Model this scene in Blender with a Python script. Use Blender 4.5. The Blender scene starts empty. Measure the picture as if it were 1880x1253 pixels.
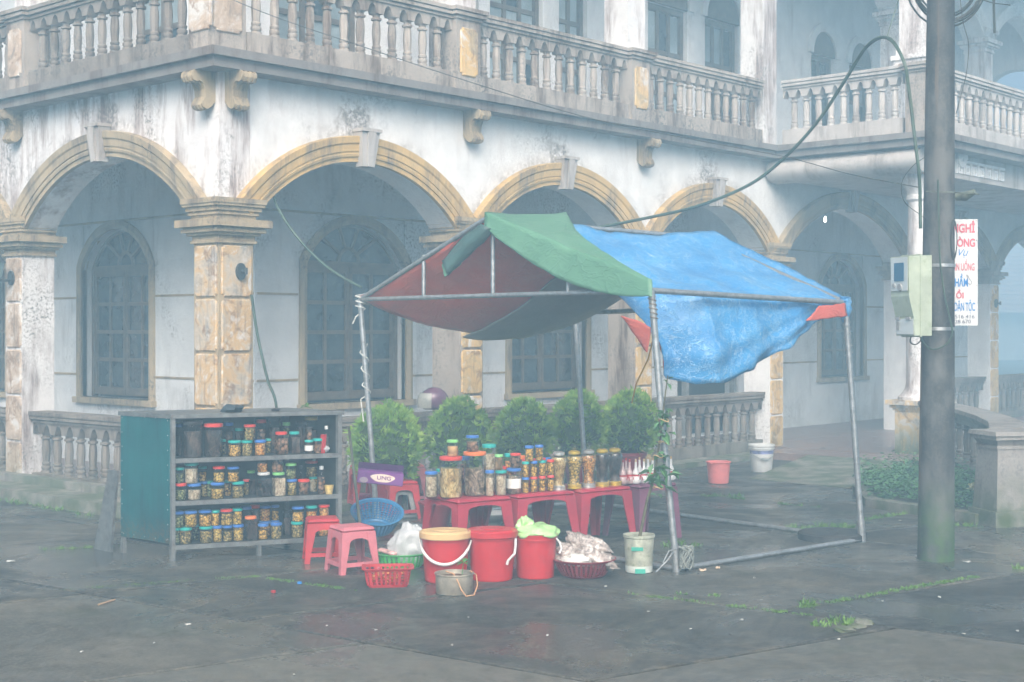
import bpy, bmesh, math, random
from math import sin, cos, pi, radians, sqrt
from mathutils import Vector, Matrix
random.seed(7)
S = bpy.context.scene
COL = S.collection

# ------------------------------------------------------------------ camera
TH = radians(42.2)
FWD = Vector((cos(TH), sin(TH), 0)); RGT = Vector((sin(TH), -cos(TH), 0))
EYE = 1.7
CAM = Vector((-7.53, -10.304, EYE))
FPX = 2611.0; HZ = 602.0; CX = 940.0
cd = bpy.data.cameras.new('camera'); cam = bpy.data.objects.new('camera', cd); COL.objects.link(cam)
cam.location = CAM; cam.rotation_euler = (radians(90), 0, TH - radians(90))
cd.sensor_width = 36; cd.lens = FPX / 1880 * 36; cd.shift_y = -24.5 / 1880
cd.clip_end = 600
S.camera = cam
# ------------------------------------------------------------------ world, sun, exposure
SUN_EL, SUN_AZ = radians(36), radians(228)
w = bpy.data.worlds.new('World'); S.world = w; w.use_nodes = True
nt = w.node_tree; bg = nt.nodes['Background']
sky = nt.nodes.new('ShaderNodeTexSky'); sky.sky_type = 'NISHITA'; sky.sun_disc = False
sky.sun_elevation = SUN_EL; sky.sun_rotation = SUN_AZ
sky.air_density = .4; sky.dust_density = 10.0; sky.ozone_density = .4
nt.links.new(sky.outputs[0], bg.inputs[0]); bg.inputs[1].default_value = 0.15
sd = bpy.data.lights.new('sun', 'SUN'); sun = bpy.data.objects.new('sun', sd); COL.objects.link(sun)
sd.energy = 1.5; sd.angle = radians(60); sd.color = (1, .95, .88)
sdir = Vector((sin(SUN_AZ) * cos(SUN_EL), cos(SUN_AZ) * cos(SUN_EL), sin(SUN_EL)))
sun.rotation_euler = sdir.to_track_quat('Z', 'Y').to_euler(); sun.location = (0, 0, 30)
vs = S.view_settings; vs.view_transform = 'Standard'; vs.look = 'None'; vs.gamma = 1; vs.exposure = 0.86
HAZE_DENSITY = 0.0225; HAZE_COLOR = (.46, .74, .93); HAZE_ANIS = 0.0
S.render.engine = 'CYCLES'
cy = S.cycles
cy.use_denoising = True; cy.denoising_prefilter = 'ACCURATE'; cy.denoising_input_passes = 'RGB_ALBEDO_NORMAL'
try: cy.denoiser = 'OPENIMAGEDENOISE'
except Exception: pass
cy.max_bounces = 8; cy.diffuse_bounces = 3; cy.glossy_bounces = 3; cy.transmission_bounces = 4
cy.volume_bounces = 3; cy.transparent_max_bounces = 10; cy.caustics_reflective = False; cy.caustics_refractive = False

# ------------------------------------------------------------------ placing helpers
def C(lat, dep, z=0.0):
    p = CAM + FWD * dep + RGT * lat
    return Vector((p.x, p.y, z))
def G(px, py, z=0.0):
    dep = FPX * (EYE - z) / (py - HZ)
    return C((px - CX) / FPX * dep, dep, z)
def P(px, py, dep):
    return C((px - CX) / FPX * dep, dep, EYE + (HZ - py) / FPX * dep)
def heading(deg):            # unit vector at deg to the right of the view direction
    a = radians(deg); return FWD * cos(a) + RGT * sin(a)
def yaw(v): return math.atan2(v.y, v.x)
def on_line(px, p0, d):      # point on the ground line p0 + t d seen in column px
    k = (px - CX) / FPX; q = p0 - CAM
    a, b = q.dot(RGT), q.dot(FWD); da, db = d.dot(RGT), d.dot(FWD)
    t = (k * b - a) / (da - k * db)
    return p0 + d * t

# ------------------------------------------------------------------ mesh helpers
class MB:
    def __init__(s): s.v = []; s.f = []; s.m = []
    def add(s, vs_, fs, mi=0):
        b = len(s.v); s.v += [tuple(x) for x in vs_]
        s.f += [tuple(i + b for i in f) for f in fs]; s.m += [mi] * len(fs); return s
    def hexa(s, F, a, b, mi=0):
        (x0, y0, z0), (x1, y1, z1) = a, b
        p = [F(x, y, z) for z in (z0, z1) for x, y in ((x0, y0), (x1, y0), (x1, y1), (x0, y1))]
        return s.add(p, [(0, 3, 2, 1), (4, 5, 6, 7), (0, 1, 5, 4), (1, 2, 6, 5), (2, 3, 7, 6), (3, 0, 4, 7)], mi)
    def box(s, a, b, mi=0): return s.hexa(lambda x, y, z: (x, y, z), a, b, mi)
    def cham(s, a, b, c=.01, mi=0):
        (x0, y0, z0), (x1, y1, z1) = a, b; o = []
        for z, i in ((z0, c), (z0 + c, 0), (z1 - c, 0), (z1, c)):
            o.append([(x0 + c + i * .0, y0 + i, z), (x1 - c, y0 + i, z), (x1 - i, y0 + c, z), (x1 - i, y1 - c, z),
                      (x1 - c, y1 - i, z), (x0 + c, y1 - i, z), (x0 + i, y1 - c, z), (x0 + i, y0 + c, z)])
        return s.loft(o, True, True, mi)
    def loft(s, rings, cap0=True, cap1=True, mi=0, closed=True):
        n = len(rings[0]); vs_ = [p for r in rings for p in r]; fs = []
        for i in range(len(rings) - 1):
            for j in range(n if closed else n - 1):
                k = (j + 1) % n
                fs.append((i * n + j, i * n + k, (i + 1) * n + k, (i + 1) * n + j))
        if cap0: fs.append(tuple(range(n - 1, -1, -1)))
        if cap1: fs.append(tuple(range((len(rings) - 1) * n, len(rings) * n)))
        return s.add(vs_, fs, mi)
    def lathe(s, prof, n=12, c=(0, 0, 0), mi=0, cap=True, sx=1, sy=1, ph=0):
        r = [[(c[0] + q * cos(2 * pi * (j + ph) / n) * sx, c[1] + q * sin(2 * pi * (j + ph) / n) * sy, c[2] + z) for j in range(n)] for z, q in prof]
        return s.loft(r, cap, cap, mi)
    def tube(s, pts, r, n=8, mi=0, cap=True):
        pts = [Vector(p) for p in pts]; rings = []; up = None
        for i, p in enumerate(pts):
            d = (pts[min(i + 1, len(pts) - 1)] - pts[max(i - 1, 0)]).normalized()
            if up is None: up = Vector((0, 0, 1)) if abs(d.z) < .9 else Vector((1, 0, 0))
            x = d.cross(up).normalized(); up = x.cross(d).normalized()
            q = r[i] if isinstance(r, (list, tuple)) else r
            rings.append([p + (x * cos(2 * pi * j / n) + up * sin(2 * pi * j / n)) * q for j in range(n)])
        return s.loft(rings, cap, cap, mi)
    def prism(s, F, outl, a, b, mi=0):     # outline (u,v) extruded between a and b: F(u, w, v)
        return s.loft([[F(u, a, v) for u, v in outl], [F(u, b, v) for u, v in outl]], True, True, mi)
    def mesh(s, name, smooth=None, weld=False):
        me = bpy.data.meshes.new(name); me.from_pydata(s.v, [], s.f)
        if any(s.m): me.polygons.foreach_set('material_index', s.m)
        bm = bmesh.new(); bm.from_mesh(me)
        if weld: bmesh.ops.remove_doubles(bm, verts=bm.verts, dist=1e-5)
        bmesh.ops.recalc_face_normals(bm, faces=bm.faces); bm.to_mesh(me); bm.free()
        if smooth is not None:
            me.shade_smooth(); me.set_sharp_from_angle(angle=radians(smooth))
        return me
def link(name, me, mat=None, parent=None, loc=None, rz=None, **props):
    if isinstance(me, MB): me = me.mesh(name, 35)
    o = bpy.data.objects.new(name, me); COL.objects.link(o)
    if mat is not None and len(me.materials) == 0:
        for m in (mat if isinstance(mat, (list, tuple)) else [mat]): me.materials.append(m)
    if loc is not None: o.location = loc
    if rz is not None: o.rotation_euler = (0, 0, rz)
    if parent is not None: o.parent = parent
    for k, v in props.items(): o[k] = v
    return o
def thing(name, label, cat, loc=(0, 0, 0), rz=0, group=None):
    o = bpy.data.objects.new(name, None); COL.objects.link(o); o.empty_display_size = .1
    o.location = loc; o.rotation_euler = (0, 0, rz); o['label'] = label; o['category'] = cat
    if group: o['group'] = group
    return o
def tag(o, label, cat, group=None):
    o['label'] = label; o['category'] = cat
    if group: o['group'] = group
    return o
def jit(a): return random.uniform(-a, a)

# ------------------------------------------------------------------ materials
class NT:
    def __init__(s, name):
        s.mat = bpy.data.materials.new(name); s.mat.use_nodes = True
        s.t = s.mat.node_tree; s.b = s.t.nodes['Principled BSDF']; s.out = s.t.nodes['Material Output']
        s.geo = s.t.nodes.new('ShaderNodeNewGeometry'); s.tc = s.t.nodes.new('ShaderNodeTexCoord')
    def n(s, typ, **kw):
        x = s.t.nodes.new(typ)
        for k, v in kw.items(): setattr(x, k, v)
        return x
    def set(s, node, i, v):
        if isinstance(v, bpy.types.NodeSocket): s.t.links.new(v, node.inputs[i])
        else:
            if isinstance(v, tuple) and len(v) == 3 and node.inputs[i].type == 'RGBA': v = v + (1,)
            node.inputs[i].default_value = v
    def pos(s, scale=(1, 1, 1), obj=False, off=(0, 0, 0)):
        m = s.n('ShaderNodeMapping'); m.inputs['Scale'].default_value = scale; m.inputs['Location'].default_value = off
        s.t.links.new(s.tc.outputs['Object'] if obj else s.geo.outputs['Position'], m.inputs[0]); return m.outputs[0]
    def noise(s, vec, scale, detail=4, rough=.55, dist=0):
        x = s.n('ShaderNodeTexNoise'); s.set(x, 'Vector', vec); s.set(x, 'Scale', scale)
        s.set(x, 'Detail', detail); s.set(x, 'Roughness', rough); s.set(x, 'Distortion', dist); return x.outputs[0]
    def vor(s, vec, scale, feature='F1', out=0, rnd=1):
        x = s.n('ShaderNodeTexVoronoi', feature=feature); s.set(x, 'Vector', vec); s.set(x, 'Scale', scale)
        s.set(x, 'Randomness', rnd); return x.outputs[out]
    def rng(s, v, a, b, c=0., d=1.):
        x = s.n('ShaderNodeMapRange'); s.set(x, 0, v); s.set(x, 1, a); s.set(x, 2, b); s.set(x, 3, c); s.set(x, 4, d); return x.outputs[0]
    def math(s, op, a, b=0.):
        x = s.n('ShaderNodeMath', operation=op); s.set(x, 0, a); s.set(x, 1, b); return x.outputs[0]
    def mix(s, f, a, b, bt='MIX'):
        x = s.n('ShaderNodeMix', data_type='RGBA', blend_type=bt)
        s.set(x, 0, f); s.set(x, 6, a); s.set(x, 7, b); return x.outputs[2]
    def ramp(s, f, stops):
        x = s.n('ShaderNodeValToRGB'); s.set(x, 0, f); e = x.color_ramp.elements
        while len(e) < len(stops): e.new(.5)
        for el, (p, c) in zip(e, stops): el.position = p; el.color = tuple(c) + (1,)
        return x.outputs[0]
    def bump(s, h, strength=.3, dist=.01):
        x = s.n('ShaderNodeBump'); s.set(x, 'Strength', strength); s.set(x, 'Distance', dist); s.set(x, 'Height', h)
        s.t.links.new(x.outputs[0], s.b.inputs['Normal'])
    def z(s):
        x = s.n('ShaderNodeSeparateXYZ'); s.t.links.new(s.geo.outputs['Position'], x.inputs[0]); return x.outputs[2]
    def col(s, v): s.set(s.b, 'Base Color', v)
    def ro(s, v): s.set(s.b, 'Roughness', v)
    def rnd(s):
        return s.n('ShaderNodeObjectInfo').outputs['Random']

def plain(name, c, rough=.5, var=.12, scale=6, metal=0., bump=0., obj=False, spec=None, rvar=0., dirt=None):
    t = NT(name); v = t.pos(obj=obj)
    n = t.noise(v, scale, 5, .6)
    d = tuple(x * (1 - var * 2.2) for x in c); l = tuple(min(1, x * (1 + var)) for x in c)
    colr = t.ramp(n, [(.3, d), (.7, l)])
    if dirt:
        n2 = t.noise(v, scale * 2.7, 6, .7); colr = t.mix(t.rng(n2, .55, .72, 0, dirt[1]), colr, dirt[0])
    t.col(colr); t.b.inputs['Metallic'].default_value = metal
    t.ro(t.rng(n, .2, .8, rough - rvar, rough + rvar) if rvar else rough)
    if spec is not None: t.b.inputs['Specular IOR Level'].default_value = spec
    if bump: t.bump(t.noise(v, scale * 6, 4), bump, .01)
    return t.mat

def plaster(name, base, stain, mould, amt=.5, streak=1.0, mamt=.3, moss=0., spots=(), arcs=()):
    """old painted render: washed streaks, bare patches, dark specks of mould"""
    t = NT(name); v = t.pos(); vst = t.pos((2.2, 2.2, .45)); vfi = t.pos((9, 9, 1.1))
    big = t.noise(v, .75, 5, .6, .4); st = t.noise(vst, 1.6, 7, .68); fi = t.noise(vfi, 2.2, 6, .7)
    lo = tuple(x * .82 for x in base)
    c = t.ramp(t.noise(v, 3.1, 6, .65), [(.32, lo), (.66, base)])
    m = t.math('MULTIPLY', t.rng(st, .56 - .08 * amt, .66 - .06 * amt), t.rng(big, .46 - .14 * amt, .62 - .16 * amt))
    m = t.math('MULTIPLY', m, t.rng(fi, .36, .6, .25, 1))
    c = t.mix(t.math('MULTIPLY', m, min(1, amt * streak)), c, stain)
    sp = t.noise(v, 34, 3, .7); mp = t.noise(v, 1.3, 5, .62, .6)
    k = t.math('MULTIPLY', t.rng(sp, .50, .60), t.rng(mp, .55 - .06 * mamt, .70))
    c = t.mix(t.math('MULTIPLY', k, mamt), c, mould)
    def dist(c, mul=(1, 1, 1)):
        a = t.n('ShaderNodeVectorMath', operation='MULTIPLY'); t.t.links.new(t.geo.outputs['Position'], a.inputs[0]); a.inputs[1].default_value = mul
        b = t.n('ShaderNodeVectorMath', operation='DISTANCE'); t.t.links.new(a.outputs[0], b.inputs[0]); b.inputs[1].default_value = c; return b.outputs['Value']
    acc = None
    for sp_ in spots:
        f = t.rng(t.math('ADD', dist(sp_), t.rng(t.noise(v, 6, 5, .7), .2, .8, -.16, .16)), .26, .10); acc = f if acc is None else t.math('MAXIMUM', acc, f)
    for (cc_, mul, R_) in arcs:
        d = t.math('SUBTRACT', dist(cc_, mul), R_ + .22); f = t.math('MULTIPLY', t.rng(d, .20, .0), t.rng(d, -.03, .0))
        f = t.math('MULTIPLY', f, t.rng(t.noise(v, 2.2, 4, .6), .40, .62)); acc = f if acc is None else t.math('MAXIMUM', acc, f)
    if acc is not None:
        c = t.mix(t.math('MULTIPLY', t.math('MULTIPLY', acc, t.rng(t.noise(v, 26, 5, .75), .38, .56)), .85), c, (.12, .095, .085))
    ch = t.rng(t.noise(v, 5.3, 7, .75), .68, .70)      # flaked-off chips
    c = t.mix(t.math('MULTIPLY', ch, .5), c, tuple(min(1, x * 1.12) for x in base))
    if moss:
        f = t.math('MULTIPLY', t.rng(t.z(), .5, .05), t.rng(t.noise(v, 4, 5), .35, .6))
        c = t.mix(t.math('MULTIPLY', f, moss), c, (.06, .085, .035))
    t.col(c); t.ro(.82); t.b.inputs['Specular IOR Level'].default_value = .25
    h = t.math('ADD', t.noise(v, 28, 5, .6), t.math('MULTIPLY', ch, -.6)); t.bump(h, .35, .012)
    return t.mat

def _arc(c0, c1, rise, ax):
    h = (c1 - c0 - .35) / 2; R = (h * h + rise * rise) / (2 * rise); m_ = (c0 + c1) / 2; zc = 2.68 + rise - R
    return ((m_, 0, zc), (1, 0, 1), R) if ax == 0 else ((0, m_, zc), (0, 1, 1), R)
_K = [((.18 + 3.2) / 2, 0, 3.66), ((3.2 + 6.18) / 2, 0, 3.66), ((6.18 + 9.17) / 2, 0, 3.66)]
WHITE = plaster('white_paint', (.80, .79, .78), (.42, .38, .37), (.10, .10, .10), .55, .9, .6)
WHITE_F = plaster('front_white_paint', (.74, .73, .715), (.44, .40, .385), (.10, .10, .10), .5, .9, .6, 0, [(x - .10, 0, z) for x, y, z in _K], [_arc(.18, 3.2, .63, 0), _arc(3.2, 6.18, .63, 0), _arc(6.18, 9.17, .63, 0)])
WHITE_L = plaster('side_white_paint', (.72, .70, .69), (.25, .19, .175), (.07, .065, .06), 1.2, 1.0, .95, 0, [(0, 1.80, 3.72)], [_arc(.18, 3.56, .68, 1), _arc(3.56, 6.95, .68, 1)])
WHITE_OLD = plaster('old_white_paint', (.70, .68, .67), (.24, .18, .165), (.07, .065, .06), 1.25, 1.0, .95)
SHADEWALL = plaster('veranda_paint', (.66, .67, .67), (.34, .34, .34), (.09, .095, .095), .7, .9, .75, .2)
STONE = plaster('grimy_cement', (.23, .20, .175), (.08, .06, .045), (.03, .032, .03), 1.2, 1.0, .9, .3)
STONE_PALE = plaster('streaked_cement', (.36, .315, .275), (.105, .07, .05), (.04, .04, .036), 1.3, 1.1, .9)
STONE_FAR = plaster('haze_pale_cement', (.46, .43, .405), (.22, .185, .165), (.08, .08, .078), 1.0, 1.0, .7)  # cement paled to imitate haze over the porch; keystones share it
LEDGE = plaster('ledge_cement', (.20, .185, .175), (.10, .072, .058), (.04, .04, .04), 1.0, 1.0, .5)
OCHRE = plaster('ochre_trim', (.55, .37, .15), (.22, .165, .11), (.08, .065, .05), 1.3, 1.0, .9)
OCHRE_OLD = plaster('faded_ochre', (.40, .315, .20), (.155, .125, .095), (.06, .05, .045), 1.35, 1.0, .95)
PANEL = None
def panel_mat(name, a, b, c, moss=.5):
    t = NT(name); v = t.pos(); r = t.rnd()
    va = t.n('ShaderNodeVectorMath', operation='ADD'); s = t.n('ShaderNodeCombineXYZ')
    t.set(s, 0, t.math('MULTIPLY', r, 17.)); t.set(s, 2, t.math('MULTIPLY', r, 9.)); t.set(va, 0, v); t.set(va, 1, s.outputs[0])
    vv = va.outputs[0]
    n = t.noise(vv, 2.6, 6, .68, 1.2); n2 = t.noise(vv, 6, 6, .7, .8)
    cc = t.ramp(n, [(.36, tuple(x * .8 for x in c)), (.46, a), (.54, b), (.62, (.58, .55, .51))])
    cc = t.mix(t.rng(n2, .53, .62, 0, .8), cc, (.22, .12, .055)); cc = t.mix(t.rng(t.noise(vv, 13, 6, .7), .55, .63, 0, .6), cc, (.55, .53, .50)); cc = t.mix(t.rng(t.noise(t.pos((7, 7, .8)), 1.8, 5, .7), .55, .66, 0, .55), cc, (.16, .11, .075))
    f = t.math('MULTIPLY', t.rng(t.z(), .6, .1), moss); cc = t.mix(t.math('MULTIPLY', f, t.rng(n, .3, .6)), cc, (.07, .10, .04))
    t.col(cc); t.ro(.75); t.bump(t.noise(vv, 20, 6, .65), .35, .01); return t.mat
PANEL_CORNER = panel_mat('rusty_panel', (.46, .38, .28), (.50, .32, .13), (.33, .31, .29))
PANEL_YEL = panel_mat('yellow_panel', (.54, .38, .17), (.55, .35, .12), (.40, .31, .19))
PANEL_TAN = panel_mat('tan_panel', (.40, .30, .22), (.48, .38, .29), (.30, .225, .17))
WOOD = plain('old_dark_wood', (.115, .085, .06), .7, .2, 9, bump=.3)
PANE = plain('window_glass', (.03, .04, .045), .06, .5, 5, dirt=((.16, .17, .165), .55))
PANE_UP = plain('haze_pale_glass', (.30, .36, .38), .25, .2, 2)  # upper panes: haze fade painted in as a lighter glass colour
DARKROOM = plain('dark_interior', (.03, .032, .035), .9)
RAILM = STONE
FLOOR = plain('red_floor_tile', (.22, .15, .13), .35, .2, 5, rvar=.15)
METAL = plain('galvanised_pipe', (.42, .44, .45), .42, .15, 20, metal=.75, dirt=((.17, .12, .085), .7), rvar=.1)
def teal_mat():
    t = NT('teal_sheet_metal'); v = t.pos(); st = t.noise(t.pos((9, 9, .7)), 1.4, 6, .7); n = t.noise(v, 2.2, 5, .6); f = t.noise(v, 30, 5, .7)
    c = t.ramp(n, [(.35, (.003, .058, .07)), (.6, (.006, .092, .102))]); c = t.mix(t.rng(st, .54, .66, 0, .5), c, (.012, .125, .13)); c = t.mix(t.rng(st, .45, .34, 0, .6), c, (.004, .045, .055))
    e = t.math('MULTIPLY', t.rng(t.z(), .32, .14), t.rng(f, .42, .6)); c = t.mix(t.math('MULTIPLY', e, .8), c, (.10, .06, .035)); c = t.mix(t.rng(f, .66, .72, 0, .7), c, (.12, .16, .15))
    t.col(c); t.ro(t.rng(n, .3, .7, .4, .6)); t.b.inputs['Specular IOR Level'].default_value = .2; t.bump(n, .3, .03); return t.mat
TEAL = teal_mat()
IRON = plain('grey_iron', (.17, .18, .18), .5, .2, 14, metal=.4, dirt=((.10, .065, .045), .8))
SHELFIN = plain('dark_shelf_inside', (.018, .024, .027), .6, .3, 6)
RED = plain('red_plastic', (.42, .022, .03), .4, .1, 7, dirt=((.28, .045, .045), .55))
REDB = plain('bucket_red', (.45, .020, .027), .34, .08, 6, dirt=((.34, .05, .05), .45))
PINK = plain('faded_pink_plastic', (.52, .15, .18), .5, .1, 9, dirt=((.45, .16, .17), .6))
CRIMSON = plain('crimson_plastic', (.36, .022, .045), .42, .1, 7, dirt=((.30, .045, .06), .5))
MAROON = plain('maroon_plastic', (.25, .02, .035), .4, .12, 8)
PURPLEP = plain('purple_plastic', (.19, .06, .11), .45, .12, 7)
PALEPINK = plain('pale_red_plastic', (.72, .20, .19), .45, .08, 8)
BLUEP = plain('blue_plastic', (.03, .17, .36), .35, .1, 6)
GREENP = plain('green_plastic', (.07, .42, .10), .4, .1, 8)
WHITEP = plain('white_plastic', (.58, .59, .58), .35, .06, 4, dirt=((.5, .48, .44), .4))
TANLID = plain('tan_lid', (.62, .42, .20), .4, .08, 6)
ALU = plain('dull_aluminium', (.42, .38, .31), .5, .2, 12, metal=.5, dirt=((.22, .17, .12), .7))
GREYPL = plain('grey_plastic', (.30, .31, .31), .5, .2, 9)
BLACKPL = plain('black_plastic', (.02, .022, .025), .35, .2, 9)
CABLE = plain('cable_sheath', (.035, .045, .045), .5, .15, 9)
CABLE_G = plain('greenish_cable', (.05, .085, .065), .5, .15, 9)
GOLD = plain('gold_lid', (.70, .50, .08), .25, .08, 9, metal=.6)
SILVER = plain('silver_lid', (.6, .6, .58), .25, .08, 9, metal=.7)
LID = {k: plain('lid_' + k, c, .38, .06, 9) for k, c in dict(teal=(.02, .36, .33), blue=(.05, .17, .50), red=(.62, .06, .05),
       green=(.22, .56, .20), orange=(.75, .20, .06), white=(.6, .62, .62), black=(.03, .032, .035), gold=(.55, .38, .07)).items()}
PAPER = plain('paper', (.75, .74, .70), .8)

def root_fill(name, a, b, c, scale=16):
    t = NT(name); v = t.pos((1, 1, .6)); n = t.noise(v, scale, 6, .6, 2.2); n2 = t.noise(v, scale * 2.6, 5, .6, 1.5)
    cc = t.ramp(n, [(.36, a), (.5, b), (.62, c)]); cc = t.mix(t.rng(n2, .5, .62, 0, .7), cc, tuple(x * .45 for x in a))
    t.col(cc); t.ro(.25); t.b.inputs['Coat Weight'].default_value = .5; t.b.inputs['Coat Roughness'].default_value = .08; return t.mat
def jar_fill(name, a, b, c, scale=70, blend=.5):
    t = NT(name); v = t.pos(); vo = t.vor(v, scale); cc = t.vor(v, scale, out=1)
    sx = t.n('ShaderNodeSeparateColor'); t.set(sx, 0, cc)
    k_ = 1.35 if sum(b) > .3 else 1.0; a, b, c = (tuple(min(.9, x * k_) for x in q) for q in (a, b, c))
    base = t.ramp(sx.outputs[0], [(.1, a), (.5, b), (.9, c)])
    base = t.mix(t.rng(vo, .35, .75), base, tuple(x * .25 for x in a))
    t.col(base); t.ro(.25); t.bump(vo, .4, .006)
    t.b.inputs['Coat Weight'].default_value = .5; t.b.inputs['Coat Roughness'].default_value = .08
    return t.mat
FILL = dict(olive=jar_fill('olive_fruit', (.11, .085, .03), (.25, .18, .055), (.36, .28, .11)),
            yellow=jar_fill('yellow_fruit', (.24, .15, .03), (.40, .26, .05), (.48, .35, .10)),
            ochre=jar_fill('ochre_fruit', (.30, .17, .03), (.50, .30, .06), (.58, .36, .10)),
            orange=jar_fill('orange_fruit', (.36, .14, .03), (.50, .24, .06), (.48, .30, .10)),
            green=jar_fill('green_fruit', (.07, .085, .035), (.16, .18, .08), (.26, .27, .13)),
            beige=root_fill('pale_mushrooms', (.26, .19, .12), (.48, .39, .27), (.64, .57, .44), 22),
            brown=jar_fill('brown_pickle', (.09, .05, .03), (.17, .095, .055), (.27, .16, .10), 40),
            dark=root_fill('dark_liquor', (.022, .019, .018), (.055, .040, .034), (.13, .09, .07), 9),
            tan=jar_fill('tan_paste', (.42, .25, .11), (.52, .33, .15), (.57, .38, .19), 12),
            root=root_fill('yellow_roots', (.16, .085, .03), (.42, .28, .10), (.58, .46, .24), 15),
            mush=root_fill('brown_roots', (.07, .045, .035), (.21, .14, .09), (.45, .36, .26), 14))
def glassmat(name, tint=(1, 1, 1), glossy=.9):
    t = NT(name); t.t.nodes.remove(t.b)
    tr = t.n('ShaderNodeBsdfTransparent'); gl = t.n('ShaderNodeBsdfGlossy'); lw = t.n('ShaderNodeLayerWeight'); mx = t.n('ShaderNodeMixShader')
    t.set(tr, 0, tint); t.set(gl, 'Roughness', .06); t.set(lw, 0, .35)
    t.set(mx, 0, t.math('MULTIPLY', lw.outputs['Facing'], .45)); t.t.links.new(tr.outputs[0], mx.inputs[1]); t.t.links.new(gl.outputs[0], mx.inputs[2])
    t.t.links.new(mx.outputs[0], t.out.inputs['Surface']); return t.mat
GLASS = glassmat('clear_glass', (.95, .97, .97))

def ground_mat():
    t = NT('wet_concrete'); v = t.pos()
    big = t.noise(v, .42, 6, .62, .5); mid = t.noise(v, 1.7, 6, .68, .6); fine = t.noise(v, 42, 5, .75); sp = t.noise(v, 120, 2, .6)
    m9 = t.noise(v, 8.5, 6, .72, .3)
    c = t.ramp(big, [(.38, (.022, .024, .023)), (.5, (.042, .043, .040)), (.62, (.092, .088, .076))])
    c = t.mix(t.rng(mid, .52, .66, 0, .65), c, (.112, .100, .078))
    c = t.mix(t.rng(mid, .47, .34, 0, .75), c, (.015, .017, .017))
    c = t.mix(t.rng(m9, .54, .64, 0, .45), c, (.17, .16, .13)); c = t.mix(t.rng(m9, .45, .36, 0, .5), c, (.010, .011, .011)); m3 = t.noise(v, 1.1, 7, .72, .5); c = t.mix(t.rng(m3, .55, .64, 0, .5), c, (.15, .128, .092)); c = t.mix(t.rng(m3, .46, .38, 0, .45), c, (.016, .019, .016))
    c = t.mix(t.rng(fine, .5, .66, 0, .7), c, (.17, .16, .14)); c = t.mix(t.rng(fine, .46, .34, 0, .7), c, (.009, .009, .009))
    c = t.mix(t.rng(sp, .64, .70, 0, .6), c, (.27, .26, .24))
    r = t.rnd(); c = t.mix(t.rng(r, 0, .6, .5, 0), c, (.030, .031, .031)); c = t.mix(t.rng(r, .7, 1, 0, .3), c, (.11, .10, .082))
    oc = t.n('ShaderNodeObjectInfo').outputs['Color']; oc_ = t.n('ShaderNodeSeparateColor'); t.set(oc_, 0, oc); c = t.mix(t.math('MULTIPLY', oc_.outputs[0], t.rng(m9, .3, .6, .35, .8)), c, (.17, .165, .14))
    gm = t.math('MULTIPLY', t.rng(t.noise(v, .9, 5, .7), .58, .72), .5); c = t.mix(gm, c, (.045, .055, .03))
    t.col(c)
    wet = t.rng(t.noise(v, .8, 5, .6, .5), .40, .58)
    t.ro(t.math('ADD', t.math('MULTIPLY', wet, .42), t.rng(fine, .3, .7, .10, .20)))
    t.set(t.b, 'Specular IOR Level', t.math('MULTIPLY', t.rng(wet, 0, 1, .36, .03), t.rng(m9, .38, .6, 1.1, .7)))
    t.bump(t.math('ADD', t.math('ADD', fine, m9), t.math('MULTIPLY', mid, 1.5)), .22, .010)
    return t.mat
GROUND = ground_mat()
JOINT = plain('joint_soil', (.035, .038, .026), .9, .4, 3, dirt=((.04, .075, .02), .9))
MOSSCEM = plaster('mossy_cement', (.25, .235, .21), (.12, .10, .08), (.05, .055, .045), .9, 1, .5, .9)
GRANITE = plaster('pebbledash', (.27, .255, .24), (.13, .115, .10), (.05, .052, .05), 1.1, 1, 1.0, 1.0)
def leafmat(name, a, b, c, tr=.25):
    t = NT(name); v = t.pos(); n = t.noise(v, 9, 4, .6); f = t.noise(v, 60, 2)
    cc = t.ramp(n, [(.3, a), (.5, b), (.72, c)]); cc = t.mix(t.rng(f, .3, .7, 0, .35), cc, a)
    t.col(cc); t.ro(.55); t.b.inputs['Specular IOR Level'].default_value = .3
    t.b.inputs['Subsurface Weight'].default_value = 0
    return t.mat
THUJA = leafmat('thuja_leaf', (.05, .13, .015), (.17, .32, .04), (.42, .58, .11))
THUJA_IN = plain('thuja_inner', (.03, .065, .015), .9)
LEAF = leafmat('green_leaf', (.03, .10, .02), (.06, .17, .035), (.13, .26, .07))
GRASSM = leafmat('grass_blade', (.05, .12, .02), (.10, .21, .035), (.18, .30, .07))
LEAFB = leafmat('bluish_leaf', (.04, .12, .045), (.08, .20, .08), (.18, .33, .14))
STEM = plain('brown_stem', (.13, .09, .05), .7, .2, 20)

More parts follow.
